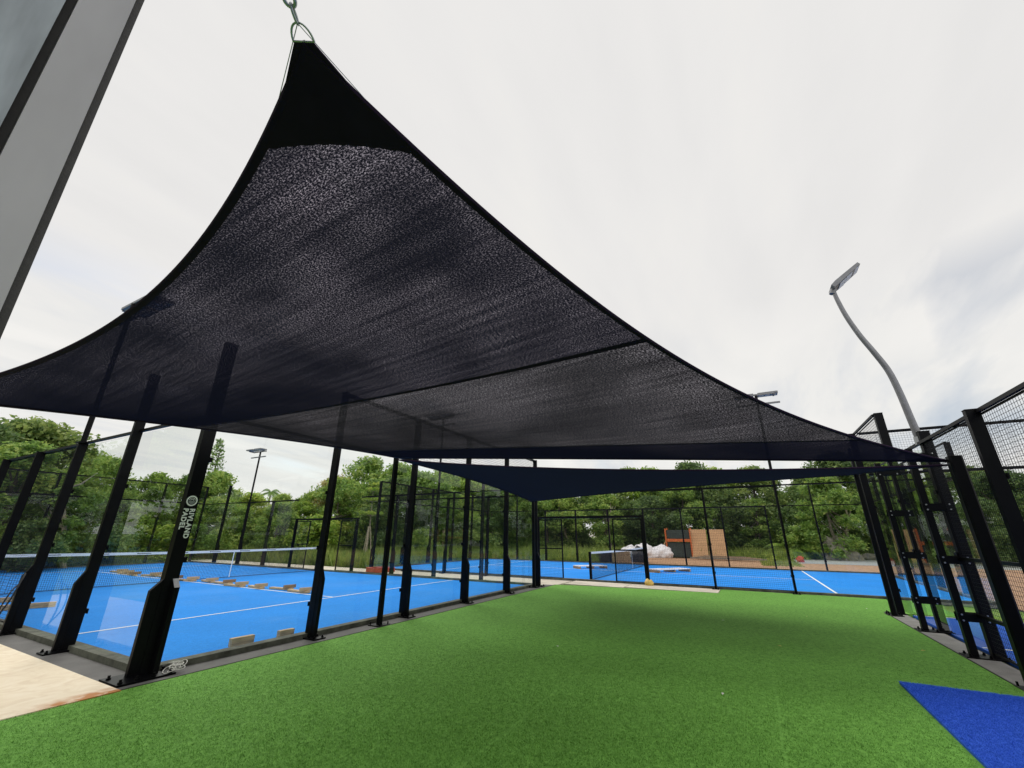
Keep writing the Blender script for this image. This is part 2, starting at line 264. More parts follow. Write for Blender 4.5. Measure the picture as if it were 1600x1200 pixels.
# ================================================================== mesh helpers
class MB:
    def __init__(s): s.v = []; s.f = []
    def add(s, vs, fs):
        k = len(s.v); s.v += [tuple(x) for x in vs]; s.f += [tuple(i + k for i in f) for f in fs]
    def box(s, x0, x1, y0, y1, z0, z1):
        s.add([(x0, y0, z0), (x1, y0, z0), (x1, y1, z0), (x0, y1, z0), (x0, y0, z1), (x1, y0, z1), (x1, y1, z1), (x0, y1, z1)],
              [(0, 3, 2, 1), (4, 5, 6, 7), (0, 1, 5, 4), (1, 2, 6, 5), (2, 3, 7, 6), (3, 0, 4, 7)])
    def bar(s, a, b, w, h=None, up=(0, 0, 1)):
        a, b = Vector(a), Vector(b); h = h or w; d = (b - a).normalized(); u = Vector(up)
        if abs(d.dot(u)) > .98: u = Vector((1, 0, 0))
        r_ = d.cross(u).normalized(); u = r_.cross(d)
        q = [r_ * (sx * w / 2) + u * (sy * h / 2) for sx, sy in ((-1, -1), (1, -1), (1, 1), (-1, 1))]
        s.add([a + k for k in q] + [b + k for k in q], [(3, 2, 1, 0), (4, 5, 6, 7)] + [(i, (i + 1) % 4, 4 + (i + 1) % 4, 4 + i) for i in range(4)])
    def tube(s, pts, r, n=10, caps=True, closed=False):
        pts = [Vector(p) for p in pts]; rs = r if isinstance(r, (list, tuple)) else [r] * len(pts)
        L = len(pts); k = len(s.v); prev = None
        for i, p in enumerate(pts):
            if closed: d = (pts[(i + 1) % L] - pts[i - 1]).normalized()
            else: d = (pts[min(i + 1, L - 1)] - pts[max(i - 1, 0)]).normalized()
            if prev is None:
                u = Vector((0, 0, 1)) if abs(d.z) < .9 else Vector((1, 0, 0))
                a = d.cross(u).normalized()
            else: a = (prev - d * prev.dot(d)).normalized()
            prev = a; b = d.cross(a)
            for j in range(n):
                t = 2 * math.pi * j / n; s.v.append(tuple(p + (a * math.cos(t) + b * math.sin(t)) * rs[i]))
        for i in range(L if closed else L - 1):
            i2 = (i + 1) % L
            for j in range(n):
                s.f.append((k + i * n + j, k + i * n + (j + 1) % n, k + i2 * n + (j + 1) % n, k + i2 * n + j))
        if caps and not closed:
            s.f.append(tuple(k + j for j in reversed(range(n)))); s.f.append(tuple(k + (L - 1) * n + j for j in range(n)))
    def prism(s, poly, y0, y1, axis='y'):
        """polygon in (a,z), extruded along the other horizontal axis"""
        n = len(poly); f = (lambda a, z, t: (a, t, z)) if axis == 'y' else (lambda a, z, t: (t, a, z))
        s.add([f(a, z, y0) for a, z in poly] + [f(a, z, y1) for a, z in poly],
              [tuple(range(n)), tuple(reversed(range(n, 2 * n)))] + [(i, n + i, n + (i + 1) % n, (i + 1) % n) for i in range(n)])
    def mesh(s, name, m, smooth=False):
        me = bpy.data.meshes.new(name); me.from_pydata(s.v, [], s.f); me.materials.append(M[m] if isinstance(m, str) else m)
        if smooth: me.polygons.foreach_set('use_smooth', [True] * len(me.polygons))
        me.update(); return me
    def build(s, name, m, parent=None, smooth=False, loc=None):
        return link(name, s.mesh(name, m, smooth), parent, loc)
def link(name, me, parent=None, loc=None, rot=None):
    o = bpy.data.objects.new(name, me); COL.objects.link(o)
    if parent: o.parent = parent
    if loc is not None: o.location = loc
    if rot is not None: o.rotation_euler = rot
    return o
def empty(name, loc=(0, 0, 0), rz=0.):
    o = bpy.data.objects.new(name, None); COL.objects.link(o); o.location = loc; o.rotation_euler = (0, 0, rz); o.empty_display_size = .2; return o
def tag(o, label=None, cat=None, group=None, kind=None):
    if label: o['label'] = label
    if cat: o['category'] = cat
    if group: o['group'] = group
    if kind: o['kind'] = kind
    return o
def thing(name, label, cat, loc=(0, 0, 0), rz=0., group=None):
    return tag(empty(name, loc, rz), label, cat, group)
def copy_tree(o, parent=None):
    c = o.copy(); COL.objects.link(c); c.parent = parent
    for ch in list(o.children): copy_tree(ch, c)
    return c
def sheet(name, poly, z, m, kind='structure', t=None, label=None):
    b = MB(); n = len(poly)
    if t: b.add([(x, y, z) for x, y in poly] + [(x, y, z - t) for x, y in poly], [tuple(range(n))] + [(i, n + i, n + (i + 1) % n, (i + 1) % n) for i in range(n)])
    else: b.add([(x, y, z) for x, y in poly], [tuple(range(n))])
    o = b.build(name, m); o['kind'] = kind
    if label: o['label'] = label
    return o
def rect(x0, x1, y0, y1): return [(x0, y0), (x1, y0), (x1, y1), (x0, y1)]

# ================================================================== ground
sheet('ground', rect(-400, 600, -500, 500), -.06, 'ground')
sheet('turf', [(-9, -8.28), (9.45, -8.28), (9.45, -9.55), (12.0, -9.55), (12.0, -5.08), (11.0, -5.08), (11.0, -4.6), (10.75, -1.6), (10.56, -.46), (-9, -.46)], .012, 'turf', t=.06, label='green artificial turf between the courts')
sheet('gutter', rect(-.385, 10.5, -.45, -.07), .0, 'gutter', t=.05)
sheet('gutter', rect(-.385, -.07, -.072, 22), .0, 'gutter', t=.05)
sheet('turf_edging', rect(-.385, 10.5, -.464, -.447), .018, 'mastdark', t=.03)
sheet('turf_edging', rect(-8, 9.45, -8.292, -8.276), .018, 'mastdark', t=.03)
sheet('gutter', rect(-8, 9.45, -8.62, -8.285), .004, 'gutter2', t=.05)
sheet('gutter', rect(12.004, 12.05, -11, 9), .008, 'gutter2', t=.05)
sheet('path', rect(10.06, 12.0, -.448, 26), -.004, 'paleslab', t=.05)
sheet('mulch_ground', rect(22.25, 32.5, -40, 1.5), -.03, 'mulch')
sheet('mulch_ground', rect(9.7, 22.2, -40, -11.15), -.034, 'mulch')
sheet('gravel_ground', rect(30, 48, -24, -8.5), -.022, 'gravel')
sheet('path', rect(-3.2, 12, 20.3, 21.6), -.026, 'gutter2')
# pale slabs at the end of the turf
for i, (x0, x1, y0, y1) in enumerate(((11.02, 11.98, -5.06, -2.5), (10.85, 11.98, -2.48, -.6))):
    b = MB(); b.box(x0, x1, y0, y1, -.03, .016 + .003 * i); o = b.build('stone_slab', 'paleslab')
    tag(o, ['pale beige slab at the far end of the turf, nearer the yellow bag', 'pale beige slab at the far left end of the turf by the sail post'][i], 'slab', 'pale slabs between the turf and the far court')
b = MB(); b.box(-2.3, -.39, -.49, 3.6, -.03, .02); tag(b.build('cream_board', 'board'), 'cream board with a rust stain lying at the left corner of the turf', 'board')
b = MB(); b.box(-2.3, -.39, 3.62, 9.0, -.03, .015); tag(b.build('cream_board', 'board'), 'cream board beyond the rust-stained one, along the left court', 'board')
# blue mat
b = MB(); b.add([(3.72, -7.22, .012), (3.72, -8.22, .012), (.2, -8.22, .012), (.2, -7.22, .012), (3.72, -7.22, .034), (3.72, -8.22, .034), (.2, -8.22, .034), (.2, -7.22, .034)],
      [(4, 7, 6, 5), (0, 1, 5, 4), (1, 2, 6, 5), (2, 3, 7, 6), (3, 0, 4, 7)])
o = tag(b.build('blue_mat', 'bluemat'), 'bright blue turf mat lying on the green turf at lower right', 'mat')

# ================================================================== walls
def panel_mesh(w, h, cache={}):
    k = (round(w, 3), round(h, 3))
    if k in cache: return cache[k]
    b = MB(); r = .0014
    nx = max(1, round(w / .05)); nz = max(1, round(h / .05))
    for i in range(nx + 1):
        x = -w / 2 + w * i / nx; b.add([(x - r, -r, 0), (x + r, -r, 0), (x + r, r, 0), (x - r, r, 0), (x - r, -r, h), (x + r, -r, h), (x + r, r, h), (x - r, r, h)], [(0, 1, 5, 4), (1, 2, 6, 5), (2, 3, 7, 6), (3, 0, 4, 7)])
    for i in range(nz + 1):
        z = h * i / nz; q = r * 1.25
        b.add([(-w / 2, r, z - q), (-w / 2, 3 * r, z - q), (-w / 2, 3 * r, z + q), (-w / 2, r, z + q), (w / 2, r, z - q), (w / 2, 3 * r, z - q), (w / 2, 3 * r, z + q), (w / 2, r, z + q)], [(0, 1, 5, 4), (1, 2, 6, 5), (2, 3, 7, 6), (3, 0, 4, 7)])
    for z in (.002, h - .002): b.box(-w / 2, w / 2, -.012, -.0035, z - .012, z + .012)
    cache[k] = b.mesh('mesh_panel', 'wire'); return cache[k]
def glass_mesh(w, h, cache={}):
    k = (round(w, 3), round(h, 3))
    if k in cache: return cache[k]
    b = MB(); b.box(-w / 2, w / 2, -.006, .006, 0, h); cache[k] = b.mesh('glass_panel', 'glass'); return cache[k]
def post_mesh(h, w=.055, d=.115, fin=.24, fz0=.80, fz1=.96, plate=True, cache={}):
    """local: wall along x, outward = -y, court side +y"""
    k = (h, w, d, fin)
    if k in cache: return cache[k]
    b = MB(); b.box(-w / 2, w / 2, -d, .01, 0, h - .004); b.box(-w / 2 - .004, w / 2 + .004, -d - .004, .014, h - .004, h + .004)
    if fin: b.prism([(-d - .001, .02), (-d - fin, .02), (-d - fin, fz0), (-d - .001, fz1)], -w / 2 + .004, w / 2 - .004, 'x')
    for z in (.45, 1.25, 2.1):
        if z < h - .3:
            b.box(-.045, .045, .022, .034, z - .03, z + .03); b.box(-.012, .012, .009, .023, z - .012, z + .012)
    cache[k] = b.mesh('post', 'black'); return cache[k]
def plate_mesh(w=.2, d=.30, cache={}):
    k = (w, d)
    if k in cache: return cache[k]
    b = MB(); b.box(-w / 2, w / 2, -d, .03, .001, .018)
    for x in (-w / 2 + .03, w / 2 - .03):
        for y in (-d + .04, -.02, -d / 2):
            b.tube([(x, y, .018), (x, y, .05)], .011, 6); b.tube([(x, y, .018), (x, y, .032)], .018, 6)
    cache[k] = b.mesh('base_plate', 'black'); return cache[k]
KZ = .065
def wall(name, label, cat, org, ang, spans, posts, kerb=True, group=None, rails=(), plates=True, fin=.22, pw=.06):
    """org: start on the ground, ang: direction of local +x, outward local -y.
    spans: (x0,x1,kind,z0,z1); posts: (x,h); rails: (x0,x1,z)"""
    root = thing(name, label, cat, (org[0], org[1], 0), ang, group)
    for x, h in posts:
        p = link('post', post_mesh(h, w=pw, fin=fin), root, (x, 0, 0))
        if plates: link('base_plate', plate_mesh(), p, (0, 0, 0))
    for x0, x1, kd, z0, z1 in spans:
        me = panel_mesh(x1 - x0 - .07, z1 - z0) if kd == 'mesh' else glass_mesh(x1 - x0 - .02, z1 - z0)
        link('mesh_panel' if kd == 'mesh' else 'glass_panel', me, root, ((x0 + x1) / 2, .02, z0))
    for x0, x1, z in rails:
        b = MB(); b.box(x0, x1, -.035, .005, z - .02, z + .02); b.build('rail', 'black', root)
    if kerb:
        xa = min(s[0] for s in spans); xb = max(s[1] for s in spans)
        b = MB(); b.box(xa - .02, xb + .02, -.052, .10, -.03, KZ - .002); b.build('kerb', 'kerb', root)
    return root
Z3, Z4 = 2.93, 3.85
GZ = Z3 - .03
def g(x0, x1, z1=None): return (x0, x1, 'glass', KZ, z1 or GZ)
def me_(x0, x1, z0=KZ, z1=None): return (x0, x1, 'mesh', z0, z1 or Z3 - .03)
# ---- court 1 (left): x 0..10, y 0..20
wall('glass_wall', 'black framed glass end wall of the left court beside the turf', 'court wall', (0, 0), 0,
     [g(i, i + 2) for i in (0, 2, 4, 6, 8)] + [me_(i, i + 2, Z3 + .03, Z4 - .03) for i in (2, 4, 6, 8)],
     [(x, Z4) for x in (2, 4, 6, 8, 9.96)], rails=[(.03, 10, Z3), (2, 10, Z4)], fin=.075)
wl = wall('glass_wall', 'glass and mesh side wall of the left court along the cream boards', 'court wall', (0, 20.06), R(-90),
     [g(16.06, 18.06), g(18.06, 20.04)] + [me_(i + .06, i + 2.06) for i in (4, 6, 12, 14)] + [g(.06, 2.06), g(2.06, 4.06)],
     [(18.06, Z4), (16.06, Z3)] + [(x + .06, Z3) for x in (14, 12, 8, 6, 4, 2)], rails=[(0, 8.06, Z3), (12.06, 20.0, Z3)], fin=.08)
wall('glass_wall', 'glass and mesh side wall of the left court by the pale path', 'court wall', (10.03, .06), R(90),
     [g(0.02, 2), g(2, 4)] + [me_(4, 6), me_(6, 8), me_(12, 14), me_(14, 16)] + [g(16, 18), g(18, 19.94)],
     [(2, Z4), (4, Z3), (6, Z3), (14, Z3), (16, Z3), (18, Z4)], rails=[(0, 8, Z3), (12, 19.94, Z3)], fin=.06)
wall('glass_wall', 'glass and mesh far end wall of the left court below the trees', 'court wall', (10.0, 20.03), R(180),
     [g(i, i + 2) for i in (0, 2, 4, 6, 8)] + [me_(i, i + 2, Z3 + .03, Z4 - .03) for i in (0, 2, 4, 6, 8)],
     [(x, Z4) for x in (0.03, 2, 4, 6, 8, 10)], rails=[(0, 10, Z3), (0, 10, Z4)], fin=.06)
# gate frames
def gate(label, org, ang, w, h, leaves):
    root = thing('court_gate', label, 'gate', (org[0], org[1], 0), ang)
    b = MB(); b.box(-w / 2 - .04, -w / 2 + .04, -.05, .04, 0, h); b.box(w / 2 - .04, w / 2 + .04, -.05, .04, 0, h)
    b.box(-w / 2 + .041, w / 2 - .041, -.045, .035, h - .08, h - .001); b.build('frame', 'black', root)
    for x0, x1 in leaves:
        b = MB()
        for x in (x0 + .02, x1 - .02): b.box(x - .02, x + .02, -.02, .02, .04, h - .1)
        for z in (.06, h - .12, 1.02): b.box(x0 + .041, x1 - .041, -.018, .018, z - .018, z + .018)
        l = b.build('gate_leaf', 'black', root); link('mesh_panel', panel_mesh(x1 - x0 - .08, h - .18), l, ((x0 + x1) / 2, .0, .05))
    return root
gate('open black gate frame on the path side of the left court', (10.03, 10.06), R(90), 3.9, 2.1, [(-1.9, -1.0), (.95, 1.9)])
gate('black gate frame with mesh leaves in front of the far court net', (12.12, -1.05), R(90), 3.9, 2.13, [(-1.9, -.9), (.95, 1.9)])
# ---- court 2 (far): x 12.1..22.1, y -10.95..9.05
Y0 = -10.95
wall('glass_wall', 'low mesh and glass side wall of the far court facing the turf', 'court wall', (12.12, 9.05), R(-90),
     [g(0, 2), g(2, 4), me_(4, 6), me_(6, 8), me_(12, 14), me_(14, 16), g(16, 18), g(18, 20)],
     [(2, Z4), (4, Z3), (6, Z3), (14, Z3), (16, Z3), (18, Z4)], rails=[(0, 8, Z3), (12, 20, Z3)], fin=.06)
wall('glass_wall', 'mesh side wall of the far court in front of the brown mulch', 'court wall', (22.15, Y0), R(90),
     [g(0, 2), g(2, 4)] + [me_(i, i + 2) for i in (4, 6, 8, 10, 12, 14)] + [g(16, 18), g(18, 20)],
     [(2, Z4), (4, Z3), (6, Z3), (8, Z3), (10, Z3), (12, Z3), (14, Z3), (16, Z3), (18, Z4)], rails=[(0, 20, Z3)], fin=.1, plates=False)
wall('glass_wall', 'glass end wall of the far court on the right beside the gravel', 'court wall', (12.1, Y0 - .02), 0,
     [g(i, i + 2) for i in (0, 2, 4, 6, 8)] + [me_(i, i + 2, Z3 + .03, Z4 - .03) for i in (0, 2, 4, 6, 8)],
     [(x, Z4) for x in (0.03, 2, 4, 6, 8, 10)], rails=[(0, 10, Z3), (0, 10, Z4)], fin=.1, plates=False)
wall('glass_wall', 'glass end wall of the far court on the left beyond the pale path', 'court wall', (22.1, 9.1), R(180),
     [g(i, i + 2) for i in (0, 2, 4, 6, 8)] + [me_(i, i + 2, Z3 + .03, Z4 - .03) for i in (0, 2, 4, 6, 8)],
     [(x, Z4) for x in (0.03, 2, 4, 6, 8, 9.97)], rails=[(0, 10, Z3), (0, 10, Z4)], fin=.1, plates=False)
# ---- court 3 (right): corner 9.4,-8.6
w3 = wall('glass_wall', 'tall glass and mesh side wall of the right court beside the turf', 'court wall', (9.40, -8.60), R(180),
     [g(0, 1.87, 2.78), g(1.87, 3.74, 2.78)] + [me_(3.74 + 1.9 * i, 5.64 + 1.9 * i, KZ, 2.80) for i in range(5)] + [me_(0, 1.87, 2.84, 3.70)],
     [(0, 3.76), (5.64, 2.86), (7.54, 2.86), (9.44, 2.86)], rails=[(0, 1.87, 3.74), (1.87, 15, 2.83), (3.74, 15, 1.2), (3.74, 13, .5)], fin=.0, kerb=False, pw=.075)
# its two doubled posts
def hpost(h, h2, x):
    root = link('post', post_mesh(h, w=.10, d=.12, fin=0), w3, (x, 0, 0))
    b = MB(); b.box(-.045, .045, .14, .22, 0, h2)
    ins = MB()
    for z in (.47, 1.18, 1.89, 2.62):
        if z < h2 - .1:
            b.box(-.06, -.0505, -.09, .23, z - .05, z + .05); b.box(.0505, .06, -.09, .23, z - .055, z + .055)
            for s_ in (-1, 1):
                for y in (-.06, .19):
                    for dz in (-.035, .035): ins.tube([(s_ * .06, y, z + dz), (s_ * .074, y, z + dz)], .011, 6)
    bb = b.build('outer_post', 'black', root); ins.build('bolt', 'bolt', root)
    link('base_plate', plate_mesh(.26, .42), root, (0, 0.26, 0))
    return root
for x, h, h2 in ((1.90, 3.76, 2.8), (3.74, 3.0, 2.75)):
    r_ = hpost(h, h2, x); r_.rotation_euler = (0, 0, math.pi)
for ch in w3.children:
    if ch.name.startswith('post') and abs(ch.location.x - 1.9) > .1 and abs(ch.location.x - 3.74) > .1: pass
wall('glass_wall', 'glass end wall of the right court with a tall mesh top', 'court wall', (9.42, -8.66), R(-90),
     [(0 + .02, 2, 'glass', KZ, 2.78)] + [(i, i + 2, 'glass', KZ, 2.78) for i in (2, 4, 6, 8)] + [me_(i, i + 2, 2.84, 3.74) for i in (0, 2, 4, 6, 8)],
     [(2, 3.76), (4, 3.76), (6, 3.76), (8, 3.76), (10, 3.76)], rails=[(0, 10, 2.81), (0, 10, 3.76)], fin=0., kerb=False, pw=.075)
# ------------------------------------------------------------------ court floors, lines, nets
def court(name, x0, y0, x1, y1, m, z=.012):
    return sheet(name, rect(x0, x1, y0, y1), z, m, t=.04)
court('court_surface', .10, .10, 9.92, 19.93, 'court')
court('court_surface', 12.2, Y0 + .1, 22.02, 9.0, 'court')
court('court_surface', -10, -18.6, 9.30, -8.70, 'court3')
def line(x0, x1, y0, y1): sheet('court_line', rect(x0, x1, y0, y1), .017, 'white')
for y in (3.05, 16.95): line(.1, 9.9, y - .025, y + .025)
line(4.975, 5.025, 3.08, 16.92)
line(12.2, 22.0, -7.97, -7.91); line(12.2, 22.0, 6.0, 6.06); line(17.07, 17.13, -7.90, 5.99)
line(6.3, 6.35, -18.5, -8.72); line(9.24, 9.29, -18.5, -8.72)
def net(label, org, ang, n, cell, hw, marks=False):
    root = thing('court_net', label, 'net', (org[0], org[1], 0), ang)
    L = hw * 2
    def top(x): return .88 + .04 * (abs(x) / hw) ** 1.3
    b = MB(); r = .0022
    k = int(L / cell)
    for i in range(k + 1):
        x = -hw + L * i / k; b.add([(x - r, -r, .03), (x + r, -r, .03), (x + r, r, .03), (x - r, r, .03), (x - r, -r, top(x)), (x + r, -r, top(x)), (x + r, r, top(x)), (x - r, r, top(x))], [(0, 1, 5, 4), (1, 2, 6, 5), (2, 3, 7, 6), (3, 0, 4, 7)])
    z = .05
    while z < .86:
        b.add([(-hw, r, z - r), (-hw, 3 * r, z - r), (-hw, 3 * r, z + r), (-hw, r, z + r), (hw, r, z - r), (hw, 3 * r, z - r), (hw, 3 * r, z + r), (hw, r, z + r)], [(0, 1, 5, 4), (1, 2, 6, 5), (2, 3, 7, 6), (3, 0, 4, 7)]); z += cell
    b.bar((-hw, 0, .03), (hw, 0, .03), .014); b.build('netting', 'net', root)
    b = MB(); q = 16
    for i in range(q):
        xa = -hw + L * i / q; xb = -hw + L * (i + 1) / q
        b.add([(xa, -.006, top(xa) - .06), (xb, -.006, top(xb) - .06), (xb, -.006, top(xb) + .01), (xa, -.006, top(xa) + .01), (xa, .01, top(xa) - .06), (xb, .01, top(xb) - .06), (xb, .01, top(xb) + .01), (xa, .01, top(xa) + .01)],
              [(0, 1, 2, 3), (7, 6, 5, 4), (3, 2, 6, 7), (0, 4, 5, 1)])
    band = b.build('net_band', 'white', root)
    if marks:   # small dark lettering blurred to dashes along the band
        for i in range(10):
            xm = -hw + .5 + i * 1.0; b = MB(); b.add([(xm - .05, -.0068, top(xm) - .045), (xm - .02, -.0068, top(xm) - .034), (xm + .3, -.0068, top(xm) - .034), (xm + .3, -.0068, top(xm) - .016), (xm - .02, -.0068, top(xm) - .016), (xm - .05, -.0068, top(xm) - .005)], [(0, 1, 2, 3, 4, 5)])
            b.build('band_marking', 'net', band)
    for s_ in (-1, 1):
        b = MB(); b.box(s_ * hw - .04, s_ * hw + .04, -.04, .04, 0, .93); b.box(s_ * hw - .09, s_ * hw + .09, -.09, .09, .016, .028); b.build('net_post', 'black', root)
    b = MB(); b.box(1.38, 1.41, -.012, -.009, .03, top(1.4)); b.build('white_net_strip', 'white', root)  # thin white upright, set to one side of the net's middle
    return root
net('black net with a white top band across the left blue court', (5, 10), 0, 1, .045, 4.86, True)
net('black net with a white top band across the far blue court', (17.15, -1.0), 0, 1, .05, 4.75)

# ------------------------------------------------------------------ corner post of the near left court, with lettering
cp = thing('corner_post', 'thick black corner post of the left court with white round logo and lettering', 'post', (0, 0, 0))
b = MB(); b.box(-.095, .05, -.085, .01, .0, 3.96); b.box(-.10, .055, -.09, .015, 3.961, 3.967); b.build('post_shaft', 'black', cp)
b = MB(); b.prism([(-.097, .02), (-.20, .02), (-.20, .84), (-.097, .95)], -.08, -.03, 'y'); b.build('side_fin', 'black', cp)
b = MB(); b.prism([(-.087, .02), (-.17, .02), (-.17, .86), (-.087, .95)], -.01, .045, 'x'); f2 = b.build('side_fin', 'black', cp)
b = MB(); b.add([(-.012, -.172, .862), (.047, -.172, .862), (.047, -.09, .952), (-.012, -.09, .952)], [(0, 1, 2, 3)]); b.build('fin_end_cap', 'galv', f2)
b = MB(); b.box(-.36, .16, -.30, .10, .001, .02)
for x, y in ((-.32, -.26), (-.18, -.26), (.12, -.26), (-.32, -.0), (.12, -.1), (-.04, -.27)):
    b.tube([(x, y, .02), (x, y, .06)], .013, 6); b.tube([(x, y, .02), (x, y, .036)], .021, 6)
b.build('base_plate', 'black', cp)
for z in (1.15, 2.35):
    b = MB(); b.box(.056, .10, -.06, -.05, z - .03, z + .03); b.box(.09, .10, -.049, .02, z - .03, z + .03); b.build('glass_clamp', 'black', cp)
def text_part(name, s, size, loc, rot, m, parent, off=.0, spacing=1.0):
    c = bpy.data.curves.new(name, 'FONT'); c.body = s; c.size = size; c.extrude = .0008; c.offset = off; c.space_character = spacing
    tmp = bpy.data.objects.new(name, c); COL.objects.link(tmp); bpy.context.view_layer.update()
    me = bpy.data.meshes.new_from_object(tmp.evaluated_get(bpy.context.evaluated_depsgraph_get())); bpy.data.objects.remove(tmp)
    me.materials.clear(); me.materials.append(M[m]); me.name = name
    return link(name, me, parent, loc, rot)
# text runs downwards, letter tops to the right
ROT = (R(90), R(90), 0)
text_part('lettering', 'RIVLAND', .074, (-.018, -.0862, 1.735), ROT, 'sticker', cp, .0034, 1.16)
text_part('lettering', 'PADEL', .074, (-.088, -.0862, 1.735), ROT, 'sticker', cp, .0034, 1.16)
def disc(cx, cz, r0, r1, y, m, name, parent, a0=0, a1=2 * math.pi, n=40):
    b = MB(); vs = []; fs = []
    for i in range(n + 1):
        a = a0 + (a1 - a0) * i / n
        vs += [(cx + r0 * math.cos(a), y, cz + r0 * math.sin(a)), (cx + r1 * math.cos(a), y, cz + r1 * math.sin(a))]
    fs = [(2 * i, 2 * i + 1, 2 * i + 3, 2 * i + 2) for i in range(n)]
    b.add(vs, fs); return b.build(name, m, parent)
lg = disc(-.025, 1.825, .046, .062, -.0865, 'sticker', 'logo_ring', cp)
disc(-.025, 1.825, .0, .038, -.0868, 'stickergrey', 'logo_ball', cp, math.pi, 2 * math.pi)
for k, (r0, r1) in enumerate(((.030, .036), (.014, .02))): disc(-.025, 1.827, r0, r1, -.0871, 'sticker', 'logo_stripe', cp, .15, math.pi - .15)

# ------------------------------------------------------------------ flood masts
def flood(x, y, label, ang, head_dx=.0, thick=.042, h=5.85):
    root = thing('floodlight_mast', label, 'floodlight', (x, y, 0), ang, 'floodlight masts of the courts')
    b = MB(); b.tube([(0, -.06, 2.9), (0, -.06, h)], thick, 10); b.box(-.075, .075, -.135, .015, 2.915, 2.935); b.build('pole', 'black', root)
    b = MB(); b.bar((-.62, -.0, h - .28), (.62, -.0, h - .28), .05, .05); b.bar((-.5, -.06, h + .02), (.5, -.06, h + .02), .05, .05)
    for s_ in (-.5, .5): b.bar((s_, -.06, h), (s_, .25, h + .02), .045, .045)
    b.build('crossarm', 'greymetal', root)
    for s_ in (-.34, .34):
        b = MB(); b.box(s_ - .28, s_ + .28, .0, .36, h + .045, h + .10); l = b.build('lamp_head', 'greymetal', root)
        b = MB()
        for i in range(3): b.box(s_ - .25 + i * .18, s_ - .25 + i * .18 + .14, .03, .33, h + .036, h + .044)
        b.build('lamp_lens', 'lens', l)
    return root
flood(.0, 4.0, 'floodlight mast rising through the sail outline at the left edge of the left court', R(-90), h=5.72)
flood(10.03, 4.06, 'floodlight mast seen through the shade sail at the near right side of the left court', R(90))
flood(10.03, 16.06, 'distant floodlight mast standing alone against the sky past the left court net', R(90), h=5.5)
flood(12.12, -6.95, 'floodlight mast with twin heads just above the right edge of the main shade sail', R(-90), h=5.75)
# swan neck lamp on the right court
root = thing('swan_neck_lamp', 'grey swan neck lamp pole curving above the right court fence', 'lamp', (5.75, -8.6, 2.92))
ctrl = [(-.03, -.1), (.0, .28), (.03, .75), (.08, 1.15), (.19, 1.52), (.30, 1.85), (.40, 2.25), (.455, 2.6), (.47, 2.78)]
def crom(pts, n=8):
    P_ = [Vector(p) for p in pts]; P_ = [P_[0] * 2 - P_[1]] + P_ + [P_[-1] * 2 - P_[-2]]; o_ = []
    for i in range(1, len(P_) - 2):
        for k in range(n):
            t = k / n; a, b_, c_, d_ = P_[i - 1:i + 3]
            o_.append(.5 * ((2 * b_) + (c_ - a) * t + (2 * a - 5 * b_ + 4 * c_ - d_) * t * t + (3 * b_ - a - 3 * c_ + d_) * t ** 3))
    return o_ + [P_[-2]]
cv = crom([(0, a, z) for a, z in ctrl])
b = MB(); b.tube(cv, [.052 - .02 * i / (len(cv) - 1) for i in range(len(cv))], 14); b.build('curved_pole', 'greymetal', root, True)
b = MB(); b.tube([(0, -.03, -.1), (0, -.03, .02)], .075, 14); b.build('collar', 'galv', root)
hd = empty('lamp_head', (0, .47, 2.80)); hd.parent = root; hd.rotation_euler = (R(-36), 0, 0)
b = MB(); b.tube([(0, .06, -.03), (0, -.02, .02)], .05, 12); b.build('knuckle', 'greymetal', hd)
b = MB(); b.prism([(.0, .0), (.0, .07), (-.1, .085), (-.56, .075), (-.56, .02), (-.1, .0)], -.15, .15, 'x'); b.build('housing', 'greymetal', hd)
b = MB()
for i in range(3):
    for j in range(2): b.box(-.125 + j * .13, -.005 + j * .13, -.24 - i * .15, -.12 - i * .15, -.008 + .012 * i, .004 + .008 * i)
b.build('led_module', 'lens', hd)

